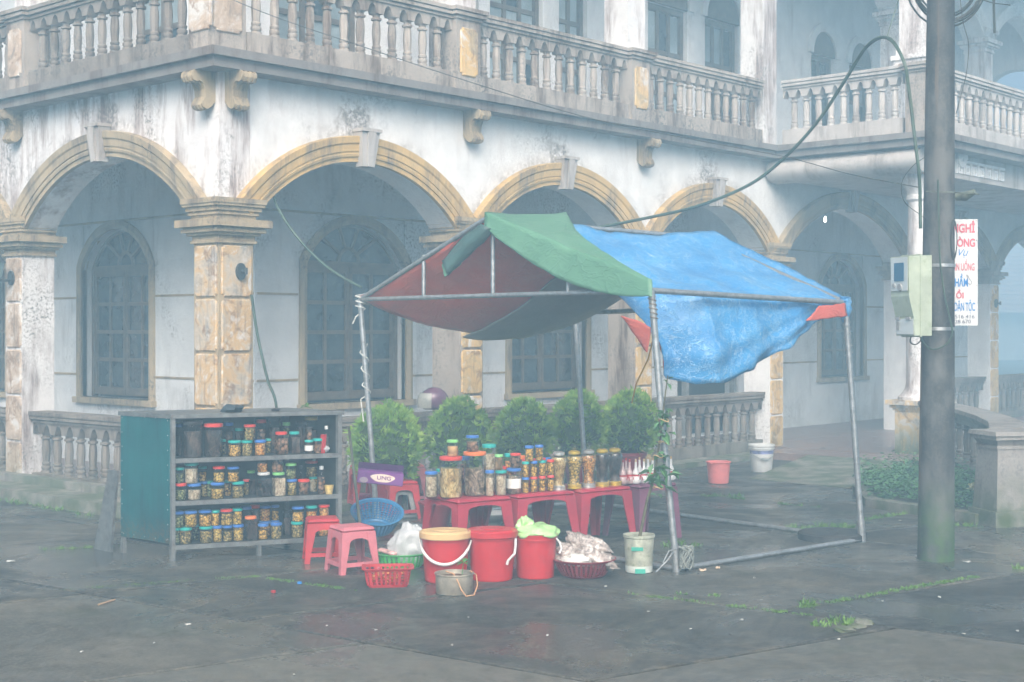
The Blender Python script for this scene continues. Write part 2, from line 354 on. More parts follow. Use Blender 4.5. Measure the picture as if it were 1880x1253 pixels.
def tarp_mat(name, a, b, wear, wamt=.5, scale=5, rough=.42, bumpd=.02):
    t = NT(name); v = t.pos((1, 1, 1.6)); big = t.noise(v, 1.8, 5, .6, .3); fi = t.noise(v, 60, 4, .7)
    def ridge(sc, w): n = t.noise(v, sc, 3, .6, .8); return t.rng(t.math('ABSOLUTE', t.math('SUBTRACT', n, .5)), w, .0)
    r1, r2, r3 = ridge(scale, .025), ridge(scale * 2.1, .03), ridge(scale * 4.3, .05)
    c = t.mix(t.rng(big, .3, .7), a, b)
    sk = t.rng(t.noise(t.pos((9, 1.6, 3)), 3., 6, .7), .55, .68); m = t.math('MAXIMUM', t.math('MULTIPLY', r1, .55), t.math('MAXIMUM', t.math('MULTIPLY', r2, .5), t.math('MULTIPLY', sk, .9)))
    m = t.math('MULTIPLY', m, t.rng(fi, .3, .62)); m = t.math('MULTIPLY', m, t.rng(big, .3, .55, .35, 1))
    c = t.mix(t.math('MULTIPLY', m, wamt), c, wear)
    c = t.mix(t.math('MULTIPLY', t.rng(fi, .55, .75), t.rng(t.noise(v, 3, 4, .6), .45, .62, 0, wamt * .8)), c, wear)
    t.col(c); t.ro(rough); h = t.math('ADD', t.math('ADD', r1, t.math('MULTIPLY', r2, .5)), t.math('MULTIPLY', big, 1.5)); t.bump(h, .35, bumpd); return t.mat
TARP_BLUE = tarp_mat('blue_tarpaulin', (.025, .185, .43), (.05, .265, .53), (.45, .58, .66), .95, 6)
TARP_RED = tarp_mat('red_tarpaulin_underside', (.88, .17, .10), (.78, .13, .08), (.85, .30, .2), .5, 4)  # red brightened to stand in for daylight glowing through the cloth
TARP_ORANGE = tarp_mat('orange_tarpaulin_underside', (.50, .10, .07), (.42, .08, .06), (.55, .2, .15), .4, 5)
TARP_GREY = tarp_mat('grey_tarpaulin', (.30, .295, .28), (.22, .22, .21), (.36, .36, .34), .4, 4)
TARP_GREEN = tarp_mat('green_tarpaulin', (.065, .175, .11), (.11, .25, .16), (.04, .115, .075), .5, 1.6, .4, .008)
TARP_DKG = tarp_mat('dark_green_underside', (.035, .075, .07), (.045, .10, .09), (.03, .07, .06), .3, 3, .4, .008)
BAG = plain('clear_bag', (.42, .44, .45), .22, .12, 14, bump=.4)
BAGG = plain('green_bag', (.42, .70, .30), .25, .15, 12, bump=.4)
PURPLE = plain('purple_carton', (.17, .04, .22), .4, .15, 8)
FOOD = root_fill('dried_mushrooms', (.24, .19, .165), (.38, .33, .30), (.56, .53, .50), 13)
EMIT = NT('lamp_glow'); EMIT.b.inputs['Emission Color'].default_value = (1, .97, .9, 1); EMIT.b.inputs['Emission Strength'].default_value = 6; EMIT = EMIT.mat
CONC = None
def pole_mat():
    t = NT('pole_concrete'); v = t.pos((1, 1, .5)); n = t.noise(v, 3, 6, .65); f = t.noise(t.pos(), 40, 4, .7)
    c = t.ramp(n, [(.40, (.016, .020, .024)), (.50, (.040, .045, .048)), (.60, (.095, .097, .095))]); c = t.mix(t.rng(f, .5, .7, 0, .5), c, (.10, .098, .092))
    m = t.math('MULTIPLY', t.rng(t.z(), .62, .12), t.rng(t.noise(t.pos(), 5, 6, .7), .36, .55))
    c = t.mix(t.math('MULTIPLY', m, .9), c, (.035, .085, .018))
    c = t.mix(t.rng(t.noise(t.pos((6, 6, .25)), 1.5, 4), .60, .66, 0, .5), c, (.15, .10, .06))
    t.col(c); t.ro(.7); t.bump(f, .3, .008); return t.mat
POLEM = pole_mat()

# ================================================================== GROUND
m = MB(); m.box((-110, -110, -.3), (110, 110, -.022))
ground = link('ground', m, JOINT, kind='structure')
A_D = heading(56); B_D = heading(126)
nA = Vector((-A_D.y, A_D.x, 0)); nB = Vector((-B_D.y, B_D.x, 0))
if nA.dot(FWD) < 0: nA = -nA
if nB.dot(FWD) < 0: nB = -nB
C0 = Vector((CAM.x, CAM.y, 0))
def AB(a, b):              # point where nA.p=a and nB.p=b (p relative to the camera foot)
    det = nA.x * nB.y - nA.y * nB.x
    return C0 + Vector(((a * nB.y - nA.y * b) / det, (nA.x * b - a * nB.x) / det, 0))
cols = [(-6, -3, [-12, -8, -4, 0, 4, 8, 12, 16, 20]), (-3, 0, [-12, -7, -3, 1, 5.2, 9, 13, 17]), (0, 2.9, [-12, -6, -2, 2.2, 6, 9.6, 13.5, 17.5]),
        (2.9, 5.75, [-10, -4, 0, 3.6, 6.8, 9.04, 12, 15, 18]), (5.75, 7.8, [-8, -3, 1.5, 5.47, 7.75, 9.04, 12, 15, 18]),
        (7.8, 10.8, [-8, -3, .5, 3.3, 6.19, 9.3, 12.3, 15.3, 18]), (10.8, 13.8, [-6, -2, 2, 5.1, 8.2, 11.2, 14, 17]),
        (13.8, 17, [-6, -2, 1.6, 5, 8, 11, 14, 17]), (17, 20, [-5, -1, 3, 6, 9, 12, 15, 18])]
for b0, b1, al in cols:
    for a0, a1 in zip(al[:-1], al[1:]):
        g = .017; c4 = [AB(a0 + g + jit(.004), b0 + g), AB(a1 - g, b0 + g + jit(.006)), AB(a1 - g + jit(.004), b1 - g), AB(a0 + g, b1 - g)]
        ds = [jit(.0035) for _ in range(4)]
        top = [Vector((p.x, p.y, d)) for p, d in zip(c4, ds)]
        cen = sum(top, Vector()) / 4
        top2 = [p + (cen - p).normalized() * .012 for p in top]
        low = [Vector((p.x, p.y, p.z - .006)) for p in top]; bot = [Vector((p.x, p.y, -.06)) for p in top]
        m = MB(); m.loft([bot, low, top2], True, True)
        so = link('concrete_slab', m.mesh('concrete_slab'), GROUND, ground); dp_ = (cen - C0).dot(FWD)
        k_ = max(0, min(1, (8.3 - dp_) / 1.2)) * .6 + .14 * random.random(); so.color = (k_, k_, k_, 1)

# ================================================================== BUILDING
bld = thing('villa_building', 'weathered two-storey white building with yellow arches and balustrades', 'building', (0, 0, 0))
FR = lambda s, o, z: (s, -o, z)                # right facade: s along +X, o outward
FL = lambda s, o, z: (-o, s, z)                # left facade: s along +Y
PW = .35
RP = [.18, 3.20, 6.18, 9.17, 13.16, 16.20, 19.2]
LP = [.18, 3.56, 6.95, 10.3]
Z_CAP, Z_SPR, Z_WALL = 2.66, 2.68, 3.96

def arch_geo(c0, c1, rise=.63):
    s0, s1 = c0 + PW / 2, c1 - PW / 2; h = (s1 - s0) / 2; R = (h * h + rise * rise) / (2 * rise)
    return (s0 + s1) / 2, h, R, Z_SPR + rise - R
def arch_wall(F, c0, c1, e0, e1, mat, z0=0, rise=.63, th=.36, name='wall'):
    sc, h, R, zc = arch_geo(c0, c1, rise); m = MB(); N = 22; xs = [e0]
    st = [sc - h + 2 * h * i / N for i in range(N + 1)]
    pts = [(e0, Z_CAP)] + [(sc - h - .0005, Z_CAP)] + [(s, zc + sqrt(max(0, R * R - (s - sc) ** 2))) for s in st] + [(sc + h + .0005, Z_CAP), (e1, Z_CAP)]
    rings = [[F(s, -.02, z + z0), F(s, -.02, Z_WALL + z0), F(s, -.02 - th, Z_WALL + z0), F(s, -.02 - th, z + z0)] for s, z in pts]
    m.loft(rings); o = link(name, m.mesh(name), mat, bld); return o
def archivolt(F, c0, c1, mat, z0=0, rise=.63, key=True, kmat=None):
    sc, h, R, zc = arch_geo(c0, c1, rise); a = math.asin(min(1, h / R))
    prof = [(-.012, -.025), (-.012, .022), (.035, .022), (.035, .038), (.06, .045), (.085, .038), (.085, .05), (.15, .055), (.165, .068), (.225, .075), (.232, .06), (.232, -.025)]
    m = MB(); N = 26; rings = []
    for i in range(N + 1):
        t = -a + 2 * a * i / N
        rings.append([F(sc + (R + r) * sin(t), o, z0 + zc + (R + r) * cos(t)) for r, o in prof])
    m.loft(rings); o = link('arch_moulding', m.mesh('arch_moulding', 25), mat, bld)
    if key:
        m = MB(); zt = zc + R
        def fz(u, w_, v): return F(sc + u, w_, v)
        for (wa, wb, o0, o1) in ((.075, .115, -.02, .085), (.03, .05, .08, .108)):
            m.loft([[fz(-wa, o0, zt - .06), fz(wa, o0, zt - .06), fz(wa, o1, zt - .06), fz(-wa, o1, zt - .06)],
                    [fz(-wb, o0, zt + .27), fz(wb, o0, zt + .27), fz(wb, o1 + .03, zt + .27), fz(-wb, o1 + .03, zt + .27)]])
        m.hexa(fz, (-.125, -.019, zt + .272), (.125, .14, zt + .302))
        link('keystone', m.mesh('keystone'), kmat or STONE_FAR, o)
    return o
def capital(m, F, c, wd, o_f, o_b, z0=0, solid=True):
    hw = wd / 2
    for e, a, b in ((.025, 2.45, 2.475), (.012, 2.475, 2.52), (.05, 2.52, 2.545), (.085, 2.545, 2.575), (.07, 2.575, 2.592), (.125, 2.592, 2.658)):
        m.hexa(F, (c - hw - e, o_b - e * .6, a + z0), (c + hw + e, o_f + e, b + z0))
    for e, a, b in ((.03, 2.658, 2.70), (.055, 2.70, 2.72), (.06, 2.735, 2.775), (.09, 2.775, 2.80), (.10, 2.80, 2.845)):
        m.hexa(F, (c - hw - e, o_b, a + z0), (c + hw + e, o_f + e * .8, b + z0))
    m.hexa(F, (c - hw - .03, o_b, 2.70 + z0), (c + hw + .03, o_f + .035, 2.83 + z0))
def panel(F, s0, s1, z0, z1, o, mat, parent, n=.022):
    k = n; outl = [(s0 + k, z0), (s1 - k, z0), (s1 - k, z0 + k * .6), (s1, z0 + k), (s1, z1 - k), (s1 - k, z1 - k * .6), (s1 - k, z1), (s0 + k, z1), (s0 + k, z1 - k * .6), (s0, z1 - k), (s0, z0 + k), (s0 + k, z0 + k * .6)]
    cs, cz = (s0 + s1) / 2, (z0 + z1) / 2
    ins = [(cs + (s - cs) * (1 - .018 / (s1 - s0)), cz + (z - cz) * (1 - .018 / (z1 - z0))) for s, z in outl]
    m = MB(); m.loft([[F(s, o - .01, z) for s, z in outl], [F(s, o + .010, z) for s, z in outl], [F(s, o + .017, z) for s, z in ins]])
    link('panel', m.mesh('panel'), mat, parent)
PZ = [.06, .514, .997, 1.48, 1.963, 2.44]
def panels(F, s0, s1, o, mat, parent, zs=PZ):
    for a, b in zip(zs[:-1], zs[1:]): panel(F, s0 + .022, s1 - .022, a + .012, b - .012, o, mat, parent)

# corner pillar
m = MB(); m.box((0, 0, 0), (.37, .37, 2.46))
for e, a, b in ((.03, 0, .05), (.025, 2.45, 2.475), (.012, 2.475, 2.52), (.05, 2.52, 2.545), (.085, 2.545, 2.575), (.07, 2.575, 2.592), (.125, 2.592, 2.658),
                (.02, 2.658, 2.70), (.04, 2.70, 2.72), (.03, 2.72, 2.735), (.055, 2.735, 2.775), (.08, 2.775, 2.80), (.09, 2.80, 2.845)):
    m.box((-e, -e, a), (.37 + e, .37 + e, b))
pc = link('pillar', m.mesh('pillar'), OCHRE_OLD, bld)
panels(FR, 0, .37, 0, PANEL_CORNER, pc); panels(FL, 0, .37, 0, PANEL_CORNER, pc)
for i, c in enumerate(RP[1:]):
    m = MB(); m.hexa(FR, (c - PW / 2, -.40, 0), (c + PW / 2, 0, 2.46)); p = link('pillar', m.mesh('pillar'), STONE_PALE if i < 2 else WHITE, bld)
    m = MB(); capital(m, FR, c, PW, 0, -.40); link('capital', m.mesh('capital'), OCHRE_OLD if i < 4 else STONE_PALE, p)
    panels(FR, c - PW / 2, c + PW / 2, 0, PANEL_YEL, p)
for c in LP[1:]:
    m = MB(); m.hexa(FL, (c - PW / 2, -.36, 0), (c + PW / 2, 0, 2.46)); p = link('pillar', m.mesh('pillar'), WHITE_OLD, bld)
    m = MB(); capital(m, FL, c, PW, 0, -.36); link('capital', m.mesh('capital'), OCHRE_OLD, p)
    panels(FL, c - PW / 2, c + PW / 2, 0, PANEL_TAN, p)
RISE = {3: .76}
for i in range(len(RP) - 1):
    e0 = .3541 if i == 0 else RP[i]
    arch_wall(FR, RP[i], RP[i + 1], e0, RP[i + 1], WHITE_F, rise=RISE.get(i, .63))
    archivolt(FR, RP[i], RP[i + 1], OCHRE if i < 3 else OCHRE_OLD, rise=RISE.get(i, .63))
for i in range(3):
    e0 = .02 if i == 0 else LP[i]
    arch_wall(FL, LP[i], LP[i + 1], e0, LP[i + 1], WHITE_L, rise=.68, th=.334 if i == 0 else .36)
    archivolt(FL, LP[i], LP[i + 1], OCHRE_OLD, rise=.68)

# inner veranda walls, floors and ceilings
D = 1.7
WZ0, WTR, WTOP = .87, 2.38, 2.86
def wall_with_openings(F, s0, s1, openings, z0, z1, o, th, mat):
    """plain wall pierced by flat-topped openings (s0,s1,z0,z1)"""
    m = MB(); cur = s0
    for a, b, c, d in sorted(openings):
        m.hexa(F, (cur, o - th, z0), (a, o, z1))
        if c > z0: m.hexa(F, (a, o - th, z0), (b, o, c))
        m.hexa(F, (a, o - th, d), (b, o, z1)); cur = b
    m.hexa(F, (cur, o - th, z0), (s1, o, z1))
    return link('wall', m.mesh('wall'), mat, bld)
RW = [(3.12, .74), (6.42, .74), (10.05, .80), (14.0, .72)]        # window centres and half widths along the right inner wall
LW = [(4.34, .72), (7.6, .72)]
def win_top(hw): return WTR + .10
def fan_window(F, sc, hw, o, parent, ztr=WTR, zb=WZ0, trim=OCHRE_OLD, rise=.46):
    R = (hw * hw + rise * rise) / (2 * rise); zc = ztr + .02 + rise - R
    def arc(r, n=16, lim=None):
        a = math.asin(hw / R); return [(sc + r * sin(-a + 2 * a * i / n), zc + r * cos(-a + 2 * a * i / n)) for i in range(n + 1)]
    # reveal piece that fills the square opening above the arch
    m = MB(); ar = arc(R); ztop = ztr + rise + .12
    m.loft([[F(s, o - .02, z), F(s, o - .02, ztop), F(s, o - .2, ztop), F(s, o - .2, z)] for s, z in ar])
    wn = link('window', m.mesh('window'), SHADEWALL, parent)
    # moulded surround
    m = MB(); e = .1; path = [(sc - hw, zb)] + arc(R) + [(sc + hw, zb)]
    outp = [(sc - hw - e, zb)] + [(sc + (s - sc) * (1 + e / hw * .92), z + (z - zc) / R * e) for s, z in arc(R)] + [(sc + hw + e, zb)]
    m.loft([[F(a[0], o - .06, a[1]), F(a[0], o + .03, a[1]), F((a[0] + b[0]) / 2, o + .045, (a[1] + b[1]) / 2), F(b[0], o + .028, b[1]), F(b[0], o - .002, b[1])] for a, b in zip(path, outp)], closed=False, cap0=False, cap1=False)
    link('trim', m.mesh('trim', 30), trim, wn)
    m = MB(); m.hexa(F, (sc - hw - .12, o - .15, zb - .07), (sc + hw + .12, o + .07, zb)); link('sill', m.mesh('sill'), trim, wn)
    # timber frame, leaves and muntins
    m = MB(); of = o - .135; t = .05
    m.hexa(F, (sc - hw, of - .05, zb), (sc - hw + .05, of + .01, ztr)); m.hexa(F, (sc + hw - .05, of - .05, zb), (sc + hw, of + .01, ztr))
    m.hexa(F, (sc - hw, of - .05, ztr), (sc + hw, of + .012, ztr + .06))
    m.loft([[F(s, of - .05, z), F(s, of + .01, z), F(sc + (s - sc) * .94, of + .01, zc + (z - zc) * .965), F(sc + (s - sc) * .94, of - .05, zc + (z - zc) * .965)] for s, z in arc(R)])
    for ang in (-54, -18, 18, 54):
        a = radians(ang); r1 = min(hw * .97 / max(.01, abs(sin(a))), rise * 1.02 / max(.01, cos(a)) * .98); d = (sin(a), cos(a)); n = (cos(a) * .017, -sin(a) * .017); zz = ztr + .06; r0 = .15
        m.prism(F, [(sc + d[0] * r0 + n[0], zz + d[1] * r0 + n[1]), (sc + d[0] * r1 + n[0], zz - .05 + d[1] * r1 + n[1]), (sc + d[0] * r1 - n[0], zz - .05 + d[1] * r1 - n[1]), (sc + d[0] * r0 - n[0], zz + d[1] * r0 - n[1])], of - .03, of + .004)
    m.loft([[F(sc + r * cos(pi * i / 10), oo, ztr + .06 + r * sin(pi * i / 10)) for r, oo in ((.13, of - .03), (.13, of + .006), (.17, of + .006), (.17, of - .03))] for i in range(11)])
    link('frame', m.mesh('frame'), WOOD, wn)
    zb2, zt2 = zb + .03, ztr; nc, nr = 4, 4; cw = (2 * hw - .1) / nc; pm = None
    for leaf in range(2):
        m = MB(); a0 = sc - hw + .05 + leaf * 2 * cw + .004; a1 = a0 + 2 * cw - .008
        m.hexa(F, (a0, of - .045, zb2), (a0 + .05, of, zt2)); m.hexa(F, (a1 - .05, of - .045, zb2), (a1, of, zt2))
        m.hexa(F, (a0 + .05, of - .045, zb2), (a1 - .05, of, zb2 + .09)); m.hexa(F, (a0 + .05, of - .045, zt2 - .07), (a1 - .05, of, zt2))
        mid = (a0 + a1) / 2; m.hexa(F, (mid - .02, of - .04, zb2 + .09), (mid + .02, of - .003, zt2 - .07))
        hz = (zt2 - .07 - zb2 - .09)
        for r in range(1, nr):
            zz = zb2 + .09 + hz * r / nr; m.hexa(F, (a0 + .05, of - .04, zz - .022), (mid - .02, of - .003, zz + .022)); m.hexa(F, (mid + .02, of - .04, zz - .022), (a1 - .05, of - .003, zz + .022))
        link('leaf', m.mesh('leaf'), WOOD, wn)
        for cx0, cx1 in ((a0 + .05, mid - .02), (mid + .02, a1 - .05)):
            for r in range(nr):
                z0_ = zb2 + .09 + hz * r / nr + .02; z1_ = zb2 + .09 + hz * (r + 1) / nr - .02
                ti, tj, tk = jit(.003), jit(.0035), jit(.003); m = MB(); m.hexa(lambda a, b, c: F(a, b + ti + (tj if c > (z0_ + z1_) / 2 else -tj) + (tk if a > (cx0 + cx1) / 2 else -tk), c), (cx0 - .004, of - .030, z0_ - .004), (cx1 + .004, of - .025, z1_ + .004)); link('pane', m.mesh('pane'), PANE, wn)
    fp = [(sc - hw * .97, ztr + .05)] + [(sc + (s - sc) * .97, zc + (z - zc) * .985) for s, z in arc(R, 12)][1:-1] + [(sc + hw * .97, ztr + .05)]
    m = MB(); m.prism(F, fp, of - .028, of - .022); link('pane', m.mesh('pane'), PANE, wn)
    return wn
ROf = lambda s, o, z: (s, D - o, z)            # inner right wall, o outward
LOf = lambda s, o, z: (D - o, s, z)
wall_with_openings(ROf, D, 18.9, [(c - h, c + h, WZ0, WTR + .58) for c, h in RW if c != 10.05] + [(10.05 - .8, 10.05 + .8, .12, 2.5)], 0, 3.9, 0, .25, SHADEWALL)
wall_with_openings(LOf, D + .25, 12, [(c - h, c + h, WZ0, WTR + .58) for c, h in LW], 0, 3.9, 0, .25, SHADEWALL)
for c, h in RW:
    if c == 10.05: continue
    fan_window(ROf, c, h, 0, bld)
for c, h in LW: fan_window(LOf, c, h, 0, bld)
# entrance with dark inside behind bay 3
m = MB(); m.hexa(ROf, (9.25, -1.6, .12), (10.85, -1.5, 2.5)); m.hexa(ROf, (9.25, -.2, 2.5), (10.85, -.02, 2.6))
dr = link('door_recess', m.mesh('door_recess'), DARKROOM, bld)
m = MB()
for a in (9.25, 9.53, 10.78): m.hexa(ROf, (a, -.12, .12), (a + .06, -.03, 2.5))
m.hexa(ROf, (9.31, -.12, 2.44), (10.84, -.03, 2.498)); link('frame', m.mesh('frame'), GREYPL, dr)
# grooves on the inner wall: thin raised yellowish beads
m = MB()
for zz in (1.14, 2.06, 2.95):
    segs = [(D + .02, 18.88)]
    for c, h in RW:
        if zz < 2.7 or c == 10.05:
            ns = []
            for a, b in segs:
                if a < c - h - .12 < b: ns += [(a, c - h - .112), (c + h + .112, b)]
                else: ns.append((a, b))
            segs = ns
    for a, b in segs: m.hexa(ROf, (a, -.005, zz - .012), (b, .012, zz + .012))
    segs = [(D + .02, 12)]
    for c, h in LW:
        if zz < 2.7: segs = segs[:-1] + [(segs[-1][0], c - h - .112), (c + h + .112, 12)]
    for a, b in segs: m.hexa(LOf, (a, -.005, zz - .012), (b, .012, zz + .012))
link('string_course', m.mesh('string_course'), OCHRE_OLD, bld)
m = MB(); m.box((.37, .37, -.25), (19.4, D + .02, .10)); m.box((.37, D + .02, -.25), (D - .001, 12, .10)); m.box((9.0, -2.5, -.25), (19.4, .368, .098)); m.box((8.3, -2.4, -.25), (8.999, -.33, .094))
link('veranda_floor', m.mesh('veranda_floor'), FLOOR, bld)
m = MB(); m.box((.385, .385, 3.78), (19.4, 6, 3.945)); m.box((.385, 6.001, 3.78), (6, 12, 3.945))
link('veranda_ceiling', m.mesh('veranda_ceiling'), SHADEWALL, bld)
m = MB(); m.box((19.0, .3, 0), (19.3, 1.69, 3.7)) if False else None
# ledges
m = MB()
for (o, a, b) in ((.25, 4.045, 4.12), (.20, 3.955, 4.043)):
    m.box((-o, -o, a), (8.80, .42, b)); m.box((-o, .421, a), (.42, 12, b))
link('ledge', m.mesh('ledge'), LEDGE, bld)
# corbels
prof = [(.0, 3.955), (.22, 3.955), (.245, 3.935), (.25, 3.90), (.235, 3.865), (.20, 3.855), (.165, 3.865), (.135, 3.85), (.11, 3.80), (.105, 3.74), (.13, 3.70), (.145, 3.665), (.13, 3.635), (.09, 3.625), (.05, 3.645), (.0, 3.70)]
def corbel(F, s):
    m = MB(); n = 7; wd = .165
    for k in range(n):
        a = s - wd / 2 + wd * k / n; q = (.0, .016, .004, .02, .004, .016, 0)[k]
        m.prism(lambda u, w_, v: F(w_, u * (1 + q * 1.5) - .021, v - q * .6), prof, a, a + wd / n + .0005 * (k % 2))
    link('corbel', m.mesh('corbel'), OCHRE_OLD, bld)
for s in (.16, 3.18, 6.16): corbel(FR, s)
for s in (.16, 3.5, 6.9): corbel(FL, s)

# balustrades
BAL = [(0, .052), (.03, .052), (.034, .038), (.05, .05), (.075, .05), (.085, .036), (.10, .046), (.115, .046), (.125, .036), (.16, .039), (.25, .045), (.33, .040), (.365, .033), (.372, .052), (.392, .054), (.402, .034), (.43, .042), (.47, .056)]
bm_ = MB(); bm_.lathe(BAL, 8); BALM = bm_.mesh('baluster', 40)
BALU = {}
def balustrade(F, s0, s1, oc, zb, n, mat, bmat, zpl=.24, hb=.47, rail_h=.17, parent=None, wid=.2, caps=True):
    """solid plinth, turned balusters, scalloped spandrel and moulded hand rail"""
    z1 = zb + zpl; z2 = z1 + hb
    m = MB(); m.hexa(F, (s0, oc - .075, zb), (s1, oc + .075, z1))
    sp = (s1 - s0 - .10) / n; z_lo = z2 - .04; z_hi = z2 + .055; zt = z2 + .075
    outl = [(s0, zt), (s0, z_lo)]
    for k in range(n + 1):
        a = s0 + .05 + sp * (k - .5); a0 = max(s0 + .01, a + .045); b0 = min(s1 - .01, a + sp - .045)
        for i in range(7):
            tt = i / 6; outl.append((a0 + (b0 - a0) * tt, z_lo + (z_hi - z_lo) * sin(pi * tt) ** .7))
    outl += [(s1, z_lo), (s1, zt)]
    # strips between neighbours keep the polygon convex
    low = outl[1:-1]
    m.loft([[F(s, oc - .06, z), F(s, oc + .06, z), F(s, oc + .06, zt), F(s, oc - .06, zt)] for s, z in low if True])
    zr = zt
    for e, a, b in ((.02, 0, .022), (.0, .022, .035), (.045, .035, .065), (.03, .065, .078), (.055, .078, .115)):
        m.hexa(F, (s0, oc - .06 - e, zr + a), (s1, oc + .06 + e, zr + b + .0005))
    b = link('balustrade', m.mesh('balustrade'), mat, parent or bld)
    key = (bmat.name, round(hb, 3))
    if key not in BALU:
        q = MB(); q.lathe([(z * hb / .47, r) for z, r in BAL], 8); me = q.mesh('baluster', 40); me.materials.append(bmat); BALU[key] = me
    for k in range(n):
        p = Vector(F(s0 + .05 + sp * (k + .5), oc, z1 - .001))
        o = bpy.data.objects.new('baluster', BALU[key]); COL.objects.link(o); o.location = p; o.parent = b; o.rotation_euler = (0, 0, random.random() * 6)
        o.matrix_parent_inverse = Matrix.Identity(4)
    return b
def pedestal(F, s0, s1, oc, zb, mat, pmat, side=True, zt=.93):
    m = MB(); m.hexa(F, (s0, oc - .17, zb), (s1, oc + .12, zb + .79))
    for e, a, b in ((.02, .785, .807), (.0, .807, .82), (.05, .82, .85), (.03, .85, .863), (.065, .863, .902)):
        m.hexa(F, (s0 - e, oc - .17 - e, zb + a), (s1 + e, oc + .12 + e, zb + b + .0005))
    p = link('pedestal', m.mesh('pedestal'), mat, bld)
    panel(F, s0 + .05, s1 - .05, zb + .20, zb + .70, oc + .12, pmat, p, .03); return p
ZU = 4.12
UPX = [.10, 3.16, 6.14]
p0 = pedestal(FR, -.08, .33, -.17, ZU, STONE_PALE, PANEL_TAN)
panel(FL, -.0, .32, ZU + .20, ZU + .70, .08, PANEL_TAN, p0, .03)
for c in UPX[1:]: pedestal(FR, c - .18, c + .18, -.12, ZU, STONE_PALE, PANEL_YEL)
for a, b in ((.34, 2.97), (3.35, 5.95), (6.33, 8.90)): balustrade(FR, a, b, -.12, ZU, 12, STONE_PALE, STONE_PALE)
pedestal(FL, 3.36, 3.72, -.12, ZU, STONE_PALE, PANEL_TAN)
for a, b in ((.34, 3.35), (3.73, 6.8)): balustrade(FL, a, b, -.12, ZU, 13, STONE, STONE)
# lower balustrades between the pillars
ZL = .0
for i in range(3): balustrade(FR, RP[i] + PW / 2 + .01, RP[i + 1] - PW / 2 - .01, -.17, ZL, 12, STONE, STONE, zpl=.19, hb=.45)
balustrade(FR, RP[4] + PW / 2 + .01, RP[5] - PW / 2 - .01, -.17, .1, 12, STONE, STONE, zpl=.12, hb=.45)
balustrade(FR, RP[5] + PW / 2 + .01, RP[6] - PW / 2 - .01, -.17, .1, 12, STONE, STONE, zpl=.12, hb=.45)
for i in range(2): balustrade(FL, LP[i] + PW / 2 + .01, LP[i + 1] - PW / 2 - .01, -.17, ZL, 13, STONE, STONE, zpl=.19, hb=.45)
# kerb step along the foot of the left side and of the front
m = MB(); m.box((-.50, -.32, -.05), (-.001, 12, .11)); m.box((0.0, -.32, -.05), (8.5, -.001, .06))
m.box((-.12, .38, .111), (-.002, 12, .19)) 
link('foundation_kerb', m.mesh('foundation_kerb'), MOSSCEM, bld)

# porch: slab, rounded beam, columns, balustrades
PX, PY = 9.05, -2.23
m = MB()
m.box((8.80, -2.48, 4.045), (19.4, .3, 4.121)); m.box((8.85, -2.43, 3.957), (19.4, .29, 4.044))
link('porch_slab', m.mesh('porch_slab'), LEDGE, bld)
m = MB(); semi = [(PX + .12, 3.64), (PX + .12, 3.955)] + [(PX + .02 - .2 * sin(pi * i / 8), 3.80 + .155 * cos(pi * i / 8)) for i in range(9)]
m.prism(lambda u, w_, v: (u, w_, v), semi, -2.2, -.021); m.box((PX + .121, -2.17, 3.64), (19.4, -.4, 3.956)); m.box((PX + .121, -.399, 3.70), (19.4, -.022, 3.955))
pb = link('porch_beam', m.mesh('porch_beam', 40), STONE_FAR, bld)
# scroll and key-pattern frieze on the beam front
FP = lambda s, o, z: (s, -2.17 - o, z)
m = MB(); cx_, cz_ = 10.15, 3.93
sp = [(cx_ + .13 * (1 - t * .27) * cos(t * 5.2), cz_ - .03 + .13 * (1 - t * .27) * sin(t * 5.2)) for t in [i / 10 for i in range(31)]]
m.tube([FP(a, .03, b) for a, b in sp], .022, 6); link('scroll', m.mesh('scroll', 40), WHITE, bld)
m = MB()
for k in range(7):
    a = 10.0 + k * .22
    for (x0, x1, z0_, z1_) in ((0, .2, .15, .18), (0, .03, .0, .15), (.06, .09, .03, .12), (.06, .17, .0, .03), (.14, .17, .03, .12), (.09, .14, .09, .12)):
        m.hexa(FP, (a + x0, -.005, 3.71 + z0_), (a + x1, .022, 3.71 + z1_))
link('key_frieze', m.mesh('key_frieze'), WHITE, bld)
FS = lambda s, o, z: (PX + .02 - o, -s, z)      # porch side face, s along -Y
FF = lambda s, o, z: (PX + .02 + s, PY - o, z)
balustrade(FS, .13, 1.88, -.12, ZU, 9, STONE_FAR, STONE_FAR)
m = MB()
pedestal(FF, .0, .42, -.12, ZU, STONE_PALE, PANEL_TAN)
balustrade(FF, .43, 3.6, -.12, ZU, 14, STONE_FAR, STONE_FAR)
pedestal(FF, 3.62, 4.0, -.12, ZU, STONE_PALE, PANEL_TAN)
balustrade(FF, 4.01, 7.0, -.12, ZU, 13, STONE_FAR, STONE_FAR)
